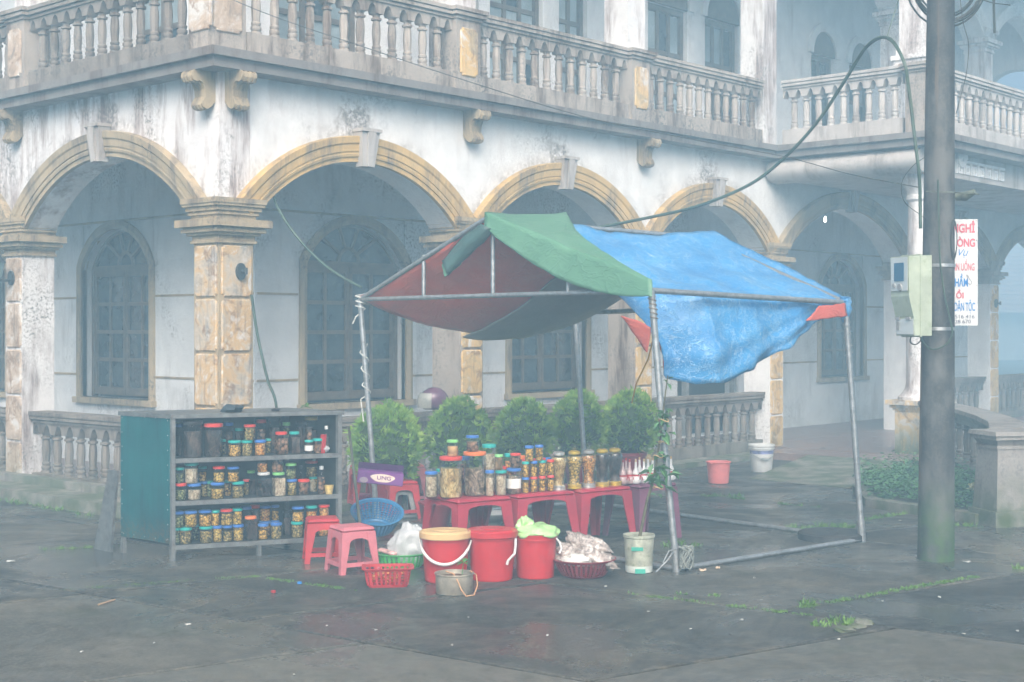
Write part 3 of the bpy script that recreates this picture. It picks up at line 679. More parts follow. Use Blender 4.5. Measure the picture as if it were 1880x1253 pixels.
def column(x, y, zb, zt):
    m = MB(); m.box((x - .30, y - .30, 0), (x + .30, y + .30, .05 + zb * 0))
    m.box((x - .24, y - .24, .05), (x + .24, y + .24, .62))
    for e, a, b in ((.03, .62, .645), (.05, .645, .68), (.08, .68, .72), (.12, .72, .78)): m.box((x - .21 - e, y - .21 - e, a), (x + .21 + e, y + .21 + e, b))
    pd = link('column_base', m.mesh('column_base'), panel_mat('column_base_paint', (.42, .40, .36), (.58, .40, .16), (.30, .28, .24), 1.0), bld)
    m = MB(); m.lathe([(.78, .29), (.82, .29), (.84, .26), (.88, .23), (.93, .20), (1.0, .185), (1.6, .185), (2.8, .17), (3.3, .16), (3.33, .19), (3.37, .19), (3.39, .17), (3.45, .18), (3.52, .23), (3.6, .25), (3.64, .25)], 20, (x, y, 0))
    link('column', m.mesh('column', 40), WHITE_OLD, bld)
column(9.42, -1.98, 0, 3.6); column(14.5, -1.98, 0, 3.6)
# ---- upper storey
UP = 4.0
for c in RP[:]:
    m = MB(); m.hexa(FR, (c - .17, -.46, ZU), (c + .17, -.10, 6.46)); 
    capital(m, FR, c, .34, -.10, -.46, UP); link('pillar', m.mesh('pillar'), WHITE_OLD, bld)
for c in LP[1:]:
    m = MB(); m.hexa(FL, (c - .17, -.46, ZU), (c + .17, -.10, 6.46)); link('pillar', m.mesh('pillar'), WHITE_OLD, bld)
FR2 = lambda s, o, z: (s, -o + .10, z)
FL2 = lambda s, o, z: (-o + .10, s, z)
for i in range(len(RP) - 1):
    arch_wall(FR2, RP[i], RP[i + 1], RP[i] + (.1 if i == 0 else 0), RP[i + 1], WHITE, UP, RISE.get(i, .63)); archivolt(FR2, RP[i], RP[i + 1], WHITE, UP, RISE.get(i, .63), key=False)
for i in range(2): arch_wall(FL2, LP[i], LP[i + 1], LP[i] + (.5 if i == 0 else 0), LP[i + 1], WHITE_OLD, UP, .68)
# porch colonnade above
for (x, y) in ((9.42, -1.98),):
    m = MB(); m.box((x - .2, y - .2, ZU + .9), (x + .2, y + .2, 6.5)); 
    for e, a, b in ((.05, 5.02, 5.10), (.08, 5.10, 5.16), (.03, 5.16, 5.24)): m.box((x - .2 - e, y - .2 - e, a), (x + .2 + e, y + .2 + e, b))
    link('pillar', m.mesh('pillar'), WHITE_OLD, bld)
m = MB(); m.box((-.4, -.35, 7.96), (19.6, 7, 8.2)); m.box((8.7, -2.6, 7.961), (19.6, -.351, 8.2)); m.box((-.4, 7.001, 7.96), (7, 12, 8.2)); link('roof_slab', m.mesh('roof_slab'), LEDGE, bld)
m = MB(); m.box((.40, .40, 3.95), (19.4, 6, 4.035)); m.box((.43, 6.001, 3.95), (6, 12, 4.035)); link('balcony_floor', m.mesh('balcony_floor'), LEDGE, bld)
# upper inner walls with windows
def up_window(F, s0, s1, z0_, z1_, o, arched=False, rows=3, colsn=2):
    m = MB(); m.hexa(F, (s0, o - .08, z0_), (s0 + .07, o - .01, z1_)); m.hexa(F, (s1 - .07, o - .08, z0_), (s1, o - .01, z1_))
    m.hexa(F, (s0 + .07, o - .08, z1_ - .08), (s1 - .07, o - .01, z1_)); m.hexa(F, (s0 + .07, o - .08, z0_), (s1 - .07, o - .01, z0_ + .35))
    cw = (s1 - s0 - .14) / colsn; rh = (z1_ - z0_ - .43) / rows
    for k in range(1, colsn): m.hexa(F, (s0 + .07 + cw * k - .03, o - .07, z0_ + .35), (s0 + .07 + cw * k + .03, o - .02, z1_ - .08))
    for r in range(1, rows):
        for k in range(colsn): m.hexa(F, (s0 + .07 + cw * k + (.03 if k else 0), o - .065, z0_ + .35 + rh * r - .03), (s0 + .07 + cw * (k + 1) - (.03 if k < colsn - 1 else 0), o - .022, z0_ + .35 + rh * r + .03))
    wn = link('window', m.mesh('window'), WOOD, bld)
    for k in range(colsn):
        for r in range(rows):
            q = MB(); q.hexa(F, (s0 + .07 + cw * k + .02, o - .055, z0_ + .35 + rh * r + .02), (s0 + .07 + cw * (k + 1) - .02, o - .05, z0_ + .35 + rh * (r + 1) - .02))
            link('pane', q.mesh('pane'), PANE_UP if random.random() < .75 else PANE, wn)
    if arched:
        m = MB(); c = (s0 + s1) / 2; hw = (s1 - s0) / 2
        m.loft([[F(c + r * cos(pi * i / 14), oo, z1_ + r * sin(pi * i / 14) * 1.05) for r, oo in ((hw, o + .04), (hw, o + .11), (hw + .13, o + .11), (hw + .13, o + .05))] for i in range(15)])
        link('trim', m.mesh('trim', 30), WHITE, wn)
        m = MB(); m.prism(F, [(c + hw * cos(pi * i / 12), z1_ + hw * 1.05 * sin(pi * i / 12)) for i in range(13)], o + .04, o + .075); link('fanlight', m.mesh('fanlight'), WOOD, wn)
ups = [(2.0, 3.15), (4.42, 5.1), (5.3, 6.3), (6.62, 7.2), (8.55, 9.5), (9.95, 10.85), (13.0, 13.75), (14.25, 15.0)]
Z2 = 6.35
def upz(s): return 6.45 if s < 8 else (6.3 if s < 12 else 6.2)
wall_with_openings(ROf, D, 18.9, [(a, b, ZU, upz(a)) for a, b in ups], ZU, 7.95, 0, .25, WHITE)
for a, b in ups: up_window(ROf, a, b, ZU, upz(a), -.06, arched=a > 8, rows=3, colsn=2 if b - a < .8 else 3)
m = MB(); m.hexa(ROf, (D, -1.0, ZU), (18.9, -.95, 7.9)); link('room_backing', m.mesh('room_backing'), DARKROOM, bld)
lups = [(3.0, 4.0), (5.6, 6.6)]
wall_with_openings(LOf, D + .25, 12, [(a, b, ZU, 6.45) for a, b in lups], ZU, 7.95, 0, .25, WHITE)
for a, b in lups: up_window(LOf, a, b, ZU, 6.45, -.06)
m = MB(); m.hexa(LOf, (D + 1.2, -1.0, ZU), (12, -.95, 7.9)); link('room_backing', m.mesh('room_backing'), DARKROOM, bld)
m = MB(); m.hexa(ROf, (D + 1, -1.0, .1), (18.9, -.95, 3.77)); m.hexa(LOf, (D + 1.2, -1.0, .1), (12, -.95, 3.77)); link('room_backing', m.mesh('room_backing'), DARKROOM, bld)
# arched end wall of the upper veranda
m = MB(); h_ = .62; yc = .88; zs_ = 6.0; pts = [(.36, ZU), (yc - h_ - .0005, ZU)] + [(yc - h_ * cos(pi * i / 16), zs_ + h_ * sin(pi * i / 16)) for i in range(17)] + [(yc + h_ + .0005, ZU), (1.69, ZU)]
m.loft([[(19.0, y, z), (19.0, y, 7.95), (19.25, y, 7.95), (19.25, y, z)] for y, z in pts]); link('wall', m.mesh('wall'), WHITE, bld)

# ================================================================== NEIGHBOURING HOUSE (through the far arches)
hp = C(28.0, 74)
nh = thing('house', 'distant grey house with a pink tiled roof seen through the end arch', 'house', hp, TH)
FH = lambda s, o, z: (-o, -s, z)
m = MB(); m.hexa(FH, (-6, -8, 0), (9, 0, 1.75)); link('wall', m.mesh('wall'), LEDGE, nh); nh.scale = (2.05, 2.05, 1.55)
m = MB(); NR = 16
m.loft([[FH(-6.6, .5, 1.6), FH(9.6, .5, 1.6), FH(9.6, .5, 1.7), FH(-6.6, .5, 1.7)], [FH(-1.5, -5, 4.3), FH(4.6, -5, 4.3), FH(4.6, -5, 4.4), FH(-1.5, -5, 4.4)]])
rf = link('roof', m.mesh('roof'), plain('pink_roof_tile', (.20, .13, .12), .7, .15, 4), nh)
for k in range(NR):
    t = k / NR; m = MB(); a = -6.6 + 5.1 * t; b = 9.6 - 5.0 * t; o = .52 - 5.5 * t; z = 1.70 + 2.7 * t
    m.hexa(FH, (a, o - .34, z + .02), (b, o, z + .07)); link('tile_course', m.mesh('tile_course'), rf.data.materials[0], rf)

# ================================================================== RAMP, PLANTER, GARDEN BALUSTRADE
m = MB(); r0 = [Vector((8.3, -1.0, .092)), Vector((8.3, -2.3, .092)), Vector((6.0, -2.85, .006)), Vector((6.1, -1.55, .006))]
m.loft([[Vector((p.x, p.y, -.05)) for p in r0], r0]); tag(link('ramp', m.mesh('ramp'), MOSSCEM), 'short grey concrete wedge ramp up to the tiled porch floor', 'ramp')
m = MB(); m.lathe([(0, .27), (.05, .27), (.062, .25), (.066, .0)], 20, cap=False); m.lathe([(.066, .05), (.075, .04)], 8)
tag(link('manhole_lid', m.mesh('manhole_lid', 30), plain('dark_iron', (.035, .036, .036), .6, .3, 20), None, G(1527, 990, 0)), 'dark round iron lid lying by the corner of the base pipe', 'lid')
# newel post and curved balustrade
NP = G(1842, 962)
gb = thing('garden_balustrade', 'mossy garden balustrade with pebbledash newel post beside the flower bed', 'balustrade', (0, 0, 0))
m = MB(); x, y = NP.x, NP.y
def sq(m, hw0, hw1, z0, z1):
    a = TH + .25; ring = lambda h, z: [(x + h * cos(a + pi / 4 + k * pi / 2) * 1.414, y + h * sin(a + pi / 4 + k * pi / 2) * 1.414, z) for k in range(4)]
    m.loft([ring(hw0, z0), ring(hw1, z1)])
sq(m, .215, .21, -.02, .13); sq(m, .185, .155, .13, .66); sq(m, .165, .165, .66, .69); sq(m, .15, .18, .69, .74); sq(m, .20, .20, .74, .775); sq(m, .215, .205, .775, .81)
link('newel_post', m.mesh('newel_post'), GRANITE, gb)
pth = [C(4.45, 12.75), C(4.72, 13.6), C(4.92, 14.6), C(5.05, 15.6), C(5.12, 16.6), C(5.16, 17.5)]
def sweep(m, path, prof):
    rings = []
    for i, p in enumerate(path):
        d = (path[min(i + 1, len(path) - 1)] - path[max(0, i - 1)]).normalized(); n = Vector((d.y, -d.x, 0))
        rings.append([p + n * a + Vector((0, 0, b)) for a, b in prof])
    m.loft(rings)
m = MB(); sweep(m, pth, [(-.17, .76), (-.13, .70), (.13, .70), (.17, .76), (.16, .80), (-.16, .80)]); sweep(m, pth, [(-.1, .64), (.1, .64), (.1, .701), (-.1, .701)])
link('hand_rail', m.mesh('hand_rail', 30), GRANITE, gb)
m = MB(); sweep(m, pth, [(-.12, -.03), (.12, -.03), (.12, .2), (-.12, .2)]); link('plinth', m.mesh('plinth'), MOSSCEM, gb)
for k in range(15):
    t = (k + .7) / 15 * 5; i = min(4, int(t)); p = pth[i].lerp(pth[i + 1], t - i)
    key = (STONE.name, .45); o = bpy.data.objects.new('baluster', BALU[key]); COL.objects.link(o); o.location = (p.x, p.y, .199); o.parent = gb
# second stretch to the right of the newel
m = MB(); pr = [C(4.55, 12.55), C(6.0, 12.9), C(7.6, 13.2)]
sweep(m, pr, [(-.17, .70), (-.13, .64), (.13, .64), (.17, .70), (.16, .75), (-.16, .75)]); sweep(m, pr, [(-.1, -.02), (.1, -.02), (.1, .2), (-.1, .2)]); link('hand_rail', m.mesh('hand_rail', 30), GRANITE, gb)
for k in range(8):
    t = (k + .6) / 8 * 2; i = min(1, int(t)); p = pr[i].lerp(pr[i + 1], t - i)
    o = bpy.data.objects.new('baluster', BALU[(STONE.name, .45)]); COL.objects.link(o); o.location = (p.x, p.y, .198); o.parent = gb
# planter kerb
kp = [G(1576, 905), G(1600, 932), G(1690, 945), G(1760, 955), G(1800, 962)]
m = MB(); sweep(m, kp, [(-.06, -.03), (.06, -.03), (.06, .085), (-.06, .09)]); tag(link('planter_kerb', m.mesh('planter_kerb'), MOSSCEM), 'low mossy cement kerb in front of the flower bed', 'kerb')
bed = [G(1580, 906), G(1602, 930), G(1690, 943), G(1800, 958), C(4.35, 12.9), C(4.6, 13.7), C(4.85, 15), C(5.0, 16.5), C(4.2, 16.3), C(3.7, 15.2)]
m = MB(); m.loft([[Vector((p.x, p.y, -.02)) for p in bed], [Vector((p.x, p.y, .05)) for p in bed]]); link('flower_bed', m.mesh('flower_bed'), JOINT, kind='structure')

def leaf_quad(m, p, d, up, L, W, bend=.25):
    d = d.normalized(); s = d.cross(up)
    s = s.normalized() if s.length > 1e-4 else Vector((1, 0, 0)); n = s.cross(d)
    a = p + d * L * .5 + s * W * .5 + n * L * .04; b = p + d * L * .5 - s * W * .5 + n * L * .04; e = p + d * L - n * L * bend
    m.add([p, a, e, b], [(0, 1, 2, 3)])
def rdir(zmin=-1, zmax=1):
    z = random.uniform(zmin, zmax); a = random.random() * 2 * pi; r = sqrt(max(0, 1 - z * z)); return Vector((r * cos(a), r * sin(a), z))
def inpoly(p, poly):
    c = False; j = len(poly) - 1
    for i in range(len(poly)):
        a, b = poly[i], poly[j]
        if (a.y > p.y) != (b.y > p.y) and p.x < (b.x - a.x) * (p.y - a.y) / (b.y - a.y) + a.x: c = not c
        j = i
    return c
m = MB(); xs = [p.x for p in bed]; ys = [p.y for p in bed]; cnt = 0
while cnt < 520:
    p = Vector((random.uniform(min(xs), max(xs)), random.uniform(min(ys), max(ys)), .05))
    if not inpoly(p, bed): continue
    cnt += 1; h = random.uniform(.05, .22) * (1.3 if random.random() < .2 else 1)
    for k in range(7):
        q = p + Vector((jit(.06), jit(.06), h * random.uniform(.3, 1))); leaf_quad(m, q, rdir(-.2, .6), Vector((0, 0, 1)), random.uniform(.03, .07), random.uniform(.025, .05))
link('bedding_plants', m.mesh('bedding_plants'), LEAFB, kind='stuff', label='low leafy green plants filling the flower bed', category='plants')
fp = G(1790, 893, .28)
fl = thing('flower_plant', 'plant with a cream flower head in the bed beside the newel post', 'flower', (fp.x, fp.y, .05))
m = MB(); m.tube([(0, 0, 0), (.01, 0, .12), (0, .01, .2)], .006, 5); link('stem', m, LEAF, fl)
m = MB()
for k in range(70):
    d = rdir(-.1, 1); leaf_quad(m, Vector((0, 0, .2)) + d * Vector((.075, .075, .05)).length * .5 * random.uniform(.6, 1), rdir(0, 1), Vector((0, 0, 1)), .035, .03)
link('flower_head', m.mesh('flower_head'), plain('cream_petal', (.72, .70, .45), .6), fl)
m = MB()
for k in range(10): leaf_quad(m, Vector((0, 0, .06 + .01 * k)), rdir(-.1, .5), Vector((0, 0, 1)), .1, .06)
link('leaves', m.mesh('leaves'), LEAFB, fl)

# grass in the joints and tufts
m = MB()
def tuft(p, n, r, h):
    for k in range(n):
        a = random.random() * 2 * pi; q = p + Vector((cos(a), sin(a), 0)) * r * sqrt(random.random()); q.z = -.005
        d = Vector((jit(.6), jit(.6), 1)); leaf_quad(m, q, d, Vector((jit(1), jit(1), .01)), h * random.uniform(.5, 1.1), .006 + h * .06, .3)
def joint_grass(a, b, n, h=.022, den=7):
    for k in range(n):
        t = random.random(); t = t if random.random() < .6 else (round(t * 5) / 5 + jit(.04)); p = a.lerp(b, min(1, max(0, t))); tuft(p, den, .035, h * random.uniform(.4, 1.2))
joint_grass(G(1470, 1115), G(1790, 1060), 150, .024); joint_grass(G(1155, 1090), G(1490, 1130), 60, .02); joint_grass(G(465, 1059), G(655, 1085), 70, .02); joint_grass(G(120, 1083), G(465, 1059), 60, .018)
joint_grass(G(400, 1062), G(470, 1058), 20, .018); joint_grass(G(80, 1010), G(215, 1004), 34, .03); joint_grass(G(1470, 975), G(1575, 968), 40, .05); joint_grass(G(1590, 955), G(1690, 940), 50, .05)
joint_grass(G(1290, 912), G(1345, 912), 12, .05); joint_grass(G(1340, 915), G(1370, 918), 14, .05); joint_grass(G(1420, 925), G(1500, 932), 16, .035); joint_grass(G(1740, 965), G(1800, 968), 18, .05)
for (px, py, n, r, h) in ((1482, 1113, 60, .05, .06), (1548, 1146, 90, .09, .055), (1508, 1150, 45, .06, .05), (1530, 970, 90, .16, .07), (1460, 972, 40, .1, .06), (1245, 1000, 40, .07, .06), (1225, 1004, 30, .05, .05), (1312, 1095, 20, .04, .03), (1250, 1092, 16, .04, .03), (1870, 1045, 30, .04, .05), (1278, 1003, 24, .05, .05), (1350, 912, 30, .08, .06)):
    tuft(G(px, py), n, r, h)
for k in range(60):
    t = random.random(); tuft(Vector((-.56 + jit(.05), 1.0 + t * 5, 0)), 8, .05, random.uniform(.02, .07))
for k in range(30): tuft(Vector((-.3 + jit(.18), 1.0 + random.random() * 5, .11)), 6, .05, .03)
link('grass', m.mesh('grass'), GRASSM, kind='stuff', label='tufts of green grass growing in the slab joints', category='grass')
# broken cement lump by the tuft
m = MB()
def lump(m, c, r, n=10, sq_=.5, k=.25):
    rings = []
    for i in range(1, 6):
        a = pi * i / 6; rings.append([(c[0] + r * sin(a) * cos(2 * pi * j / n) * (1 + jit(k)), c[1] + r * sin(a) * sin(2 * pi * j / n) * (1 + jit(k)), c[2] + r * sq_ * (1 - cos(a)) * (1 + jit(k * .3))) for j in range(n)])
    m.loft(rings)
p = G(1560, 1153); 
for dx in (-.1, .04, .13): lump(m, (dx, jit(.03), -.01), .06 + jit(.015), sq_=.28)
tag(link('cement_lump', m.mesh('cement_lump'), MOSSCEM, None, p), 'broken flat cement lump overgrown with grass in the open pavement', 'rubble')

# ================================================================== UTILITY POLE
pb0, pt0 = C(3.108, 10.43), C(3.145, 10.43)
m = MB(); pole_at = lambda z: pb0.lerp(pt0, z / 4.1) + Vector((0, 0, z))
m.loft([[pole_at(z) + Vector((cos(2 * pi * j / 28), sin(2 * pi * j / 28), 0)) * (.132 - .0083 * z) for j in range(28)] for z in (-.05, .02, .3, .8, 1.5, 2.5, 3.5, 4.5, 6, 8.0)])
pole = thing('utility_pole', 'tall round grey concrete utility pole with mossy green foot', 'pole', (0, 0, 0))
link('shaft', m.mesh('shaft', 50), POLEM, pole)
for py in (487, 604):
    z = EYE + (HZ - py) / FPX * 10.3; r = .132 - .0083 * z; m = MB(); c = pole_at(z)
    m.lathe([(-.012, r + .001), (-.012, r + .007), (.012, r + .007), (.012, r + .001)], 28, (c.x, c.y, c.z), cap=False); link('strap', m.mesh('strap', 40), METAL, pole)
# meter box
bx = P(1672, 545, 10.2)
fx = (RGT * -.944 + FWD * -.33).normalized()
mb = thing('meter_box', 'greenish white electric meter box strapped to the concrete pole', 'meter box', (bx.x, bx.y, bx.z - .28), yaw(fx))
prof = [(-.10, 0), (.045, 0), (.05, .13), (.055, .14), (.09, .28), (.095, .565), (-.10, .575)]
BOXM = plain('meter_box_plastic', (.36, .41, .32), .45, .12, 6, dirt=((.20, .25, .13), .85)); BOXF = plain('meter_box_front', (.50, .54, .53), .4, .06, 6)
m = MB(); m.prism(lambda u, w_, v: (u, w_, v), prof, -.11, .11); m.box((-.012, -.116, -.01), (.0, .116, .58)); link('case', m.mesh('case'), BOXM, mb)
m = MB()
m.box((.0955, -.10, .32), (.098, .10, .56)); link('cover', m.mesh('cover'), BOXF, mb)
m = MB(); m.box((.0505, -.105, .01), (.0535, .105, .12)); link('cover', m.mesh('cover'), BOXF, mb)
m = MB(); m.box((.0985, -.055, .39), (.103, .06, .52)); link('meter_window', m.mesh('meter_window'), plain('meter_screen', (.04, .12, .20), .15), mb)
m = MB(); m.lathe([(0, .03), (.008, .026)], 14); o = link('knob', m.mesh('knob', 30), GREYPL, mb, (.098, .01, .345)); o.rotation_euler = (0, pi / 2, 0)
o = link('knob', o.data, GREYPL, mb, (.098, -.06, .36)); o.rotation_euler = (0, pi / 2, 0); o.scale = (.6, .6, 1)
m = MB(); m.box((.054, -.10, .115), (.066, -.05, .135)); m.box((.054, .03, .115), (.066, .08, .135)); m.box((.054, -.09, .04), (.06, -.06, .10)); link('latch', m.mesh('latch'), GREYPL, mb)
def cable(name, label, pts, r, mat=CABLE, group=None, sub=6, n=6):
    pp = []; P_ = [Vector(p) for p in pts]
    for i in range(len(P_) - 1):
        p0, p1, p2, p3 = P_[max(i - 1, 0)], P_[i], P_[i + 1], P_[min(i + 2, len(P_) - 1)]
        for k in range(sub):
            t = k / sub; pp.append(.5 * ((2 * p1) + (p2 - p0) * t + (2 * p0 - 5 * p1 + 4 * p2 - p3) * t * t + (3 * p1 - p0 - 3 * p2 + p3) * t ** 3))
    pp.append(P_[-1]); m = MB(); m.tube(pp, r, n); return tag(link(name, m.mesh(name, 60), mat), label, 'cable', group)
def lin(a, b, n): return [a + (b - a) * i / (n - 1) for i in range(n)]
cp = [(1691, 1000), (1690, 600), (1690, 420), (1688, 330), (1680, 260), (1668, 160), (1658, 110), (1630, 70), (1592, 85), (1550, 150), (1500, 225), (1440, 290), (1375, 340), (1280, 379), (1190, 400), (1095, 419)]
cable('power_cable', 'thick dark power cable looping from the pole down towards the arcade', [P(x_, y_, 10.29 + max(0, i - 6) * .28) for i, (x_, y_) in enumerate(cp) if i > 1] , .0135, CABLE_G)
cable('tie_wire', 'thin wire holding up the top of the thick cable loop', [P(1628, 69, 10.3), P(1640, 30, 10.35), P(1656, -20, 10.4)], .004, CABLE_G)
wp = [(300, -60), (470, 18), (660, 84), (860, 150), (1070, 214), (1260, 254), (1440, 288), (1560, 320), (1690, 345)]
cable('service_wire', 'thin dark service wire stretched along the facade to the pole', [P(x_, y_, d) for (x_, y_), d in zip(wp, lin(12.3, 10.4, len(wp)))], .004, CABLE)
cable('house_cable', 'grey cable hanging from the wide arch into the stall roof', [C(0, 0) * 0 + P(x_, y_, d) for x_, y_, d in ((500, 352, 13.0), (512, 385, 13.0), (545, 435, 12.9), (590, 482, 12.8), (630, 510, 12.7), (664, 528, 12.6))], .0125, CABLE_G)
cable('drop_cable', 'grey cable hanging down beside the corner pillar behind the cabinet', [P(x_, y_, 12.55) for x_, y_ in ((462, 542), (470, 600), (480, 650), (492, 700), (508, 752), (512, 900))], .0125, CABLE_G)
cable('pole_cable', 'green cable running down the front of the pole past the meter box', [P(x_, y_, 10.27 - .0) for x_, y_ in ((1722, 330), (1724, 420), (1726, 480), (1734, 540), (1745, 590), (1748, 612), (1738, 632), (1712, 642), (1694, 628), (1692, 614))], .007, CABLE_G)
cable('meter_cable', 'short dark cable looping under the meter box', [P(x_, y_, 10.22) for x_, y_ in ((1688, 614), (1690, 626), (1680, 633), (1671, 628), (1674, 614))], .005, CABLE)
cable('slack_wire', 'thin slack wire curling left of the pole above the meter box', [P(x_, y_, 10.3) for x_, y_ in ((1700, 288), (1676, 305), (1656, 335), (1660, 370), (1690, 395), (1700, 402))], .003, CABLE)
cable('slack_wire', 'thin slack wire hanging right of the pole from the cable coil', [P(x_, y_, 10.4) for x_, y_ in ((1762, -10), (1768, 40), (1778, 80), (1775, 130), (1766, 170), (1755, 210))], .003, CABLE)
# coil of spare cable
cl = thing('cable_coil', 'big coil of dark cable hung behind the top of the pole', 'cable coil', P(1740, -34, 10.62), 0)
for k, r in enumerate((.22, .235, .25, .262, .275, .30)):
    m = MB(); cc = RGT * jit(.012); pts = [cc + RGT * r * cos(a) + Vector((0, 0, 1)) * r * 1.12 * sin(a) + FWD * jit(.004) + FWD * (k % 3) * .012 for a in [2 * pi * i / 36 for i in range(37)]]
    m.tube(pts, .0075, 6); link('loop', m.mesh('loop', 60), CABLE, cl)
cl2 = thing('cable_coil', 'small coil of black wire on the pole beside the banner', 'cable coil', P(1752, 440, 10.32), 0)
for k in range(4):
    m = MB(); r = .035 + .004 * k; pts = [RGT * (r * .55 * cos(a) + jit(.001)) + Vector((0, 0, 1)) * (r * 3.1) * sin(a) + FWD * .006 * k for a in [2 * pi * i / 24 for i in range(25)]]
    m.tube(pts, .003, 5); link('loop', m.mesh('loop', 60), CABLE, cl2)
m = MB(); a_ = P(1756, 362, 10.4); b_ = P(1790, 352, 10.3); m.tube([a_, a_.lerp(b_, .5) + Vector((0, 0, -.015)), b_], [.028, .034, .02], 8); m.tube([P(1700, 352, 10.3), P(1745, 353, 10.28), P(1798, 357, 10.3)], .004, 5)
tag(link('cable_clamp', m.mesh('cable_clamp', 50), plain('wrapped_clamp', (.12, .14, .11), .7, .4, 25)), 'taped cable clamp sticking out of the pole above the banner', 'clamp')
m = MB(); m.tube([P(1824, -10, 10.5), P(1825, 30, 10.5), P(1826, 61, 10.5)], .010, 6); m.tube([P(1790, -4, 10.5), P(1822, 6, 10.5), P(1855, 10, 10.5)], .004, 5)
tag(link('bracket_rod', m.mesh('bracket_rod', 50), CABLE), 'dark rod and wire hanging from the top of the pole', 'rod')

# banner sign
sg0 = P(1795, 403, 10.68); sgw = .385; sgh = (598 - 403) / FPX * 10.68
sgn = thing('banner_sign', 'white banner with pink and blue Vietnamese lettering behind the pole', 'sign', (sg0.x - RGT.x * sgw, sg0.y - RGT.y * sgw, sg0.z - sgh), yaw(RGT))
m = MB(); m.box((0, 0, 0), (sgw, .008, sgh)); link('board', m.mesh('board'), plain('banner_white', (.56, .58, .58), .5, .04, 5), sgn)
m = MB()
for fx_ in (.06, .5, .96):
    for fz_ in (.985, .015): m.lathe([(0, .006), (.004, .004)], 8, (sgw * fx_, 0, sgh * fz_))
for fz_ in (.8, .6, .38, .18): m.lathe([(0, .006), (.004, .004)], 8, (sgw * .975, 0, sgh * fz_))
o = link('eyelet', MB().tube([(sgw * .5, -.003, sgh * .985), (sgw * .5, -.0005, sgh * .985)], .006, 8).tube([(sgw * .975, -.003, sgh * .985), (sgw * .975, -.0005, sgh * .985)], .006, 8).tube([(sgw * .975, -.003, sgh * .8), (sgw * .975, -.0005, sgh * .8)], .006, 8).tube([(sgw * .975, -.003, sgh * .38), (sgw * .975, -.0005, sgh * .38)], .006, 8).tube([(sgw * .5, -.003, sgh * .015), (sgw * .5, -.0005, sgh * .015)], .006, 8).mesh('eyelet'), GREYPL, sgn)
INK = {k: plain('ink_' + k, c, .6, .03) for k, c in dict(pink=(.55, .10, .14), blue=(.03, .20, .50), navy=(.06, .07, .13)).items()}
def text(body, x1, z, size, mat, parent, sx=1., shear=0., y=-.0025, align='RIGHT', bold=.0):
    cu = bpy.data.curves.new('lettering', 'FONT'); cu.body = body; cu.size = size; cu.align_x = align; cu.shear = shear; cu.extrude = .0008; cu.offset = bold
    to = bpy.data.objects.new('tmp', cu); COL.objects.link(to); bpy.context.view_layer.update()
    me = bpy.data.meshes.new_from_object(to.evaluated_get(bpy.context.evaluated_depsgraph_get())); COL.objects.unlink(to); bpy.data.objects.remove(to)
    me.transform(Matrix.Diagonal((sx, 1, 1, 1))); me.transform(Matrix.Rotation(pi / 2, 4, 'X'))
    o = link('lettering', me, mat, parent); o.location = (x1, y, z); return o
u = sgh / 195.
def tz(py): return (598 - py) * u
X1 = sgw * .90
def fit(body, xa, xb, yb, cap, mat, shear=0., bold=0.):
    o = text(body, 0, tz(yb), .1, INK[mat], sgn, 1, shear, align='LEFT', bold=bold); xs_ = [v.co.x for v in o.data.vertices]
    if not xs_: return
    kx = (xb - xa) * u / (max(xs_) - min(xs_)); kz = cap * u / .0686
    for v in o.data.vertices: v.co.x = (v.co.x - min(xs_)) * kx; v.co.z *= kz
    o.location.x = sgw - (1795 - xa) * u
fit('NGHỈ', 1748, 1790, 427, 15, 'pink', 0, .003); fit('ÒNG', 1757, 1790, 453, 14, 'pink', 0, .003); fit('Vụ', 1760, 1778, 470, 12, 'blue', .4)
fit('ĂN UỐNG', 1749, 1789, 497, 13, 'pink', 0, .001); fit('HẦM', 1753, 1777, 526, 14, 'blue', 0, .003); fit('ỒI', 1755, 1769, 548, 10, 'pink', 0, .003)
fit('DÂN TỘC', 1752, 1790, 571, 15, 'blue', 0, .001); fit('516 416', 1753, 1789, 585, 6.5, 'navy'); fit('28 670', 1753, 1782, 594, 6.5, 'navy')
m = MB(); gp = [(0, .0), (.016, .012), (.02, .03), (.012, .045), (.014, .075), (.006, .078), (.0, .048), (-.012, .035), (-.016, .015), (0, 0)]
m.tube([(sgw - .055 + a * 1.0 + b * -.45, -.003, tz(523) + b * .95) for a, b in gp], .0016, 4); link('gourd_outline', m.mesh('gourd_outline'), INK['navy'], sgn)

# ================================================================== STALL FRAME (pipe tent)
fl_b, fr_b, br_b, bl_b = C(-1.187, 12.5), C(1.15, 9.91), C(2.78, 11.29), C(.72, 13.7)
fl_t, fr_t, br_t, bl_t = P(661, 550, 12.45), P(1196, 534, 9.92), P(1552, 556, 11.29), P(1056, 575, 13.7)
apf, apb = P(890, 403, 11.2), P(1283, 436, 12.5)
tent = thing('pipe_frame', 'leaning market stall frame of galvanised pipes under the tarpaulins', 'stall frame', (0, 0, 0))
Z1 = Vector((0, 0, .02))
for a, b in ((fl_b, fl_t), (fr_b, fr_t), (br_b, br_t), (bl_b, bl_t)):
    m = MB(); d = (b - a); md = a.lerp(b, .5) + Vector((jit(.015), jit(.015), 0)); m.tube([a, md, b], .024, 10); q = link('post', m.mesh('post', 50), METAL, tent)
    m = MB(); m.tube([a + d * .0, a + d * .09], .031, 10); link('sleeve', m.mesh('sleeve', 50), METAL, q)
for a, b in ((fr_b + Z1, br_b + Z1), (br_b + Z1, bl_b + Z1), (fl_b + Z1, bl_b + Z1), (fl_b + Z1, fr_b + Z1)):
    m = MB(); m.tube([a, b], .019, 8); link('base_pipe', m.mesh('base_pipe', 50), METAL, tent)
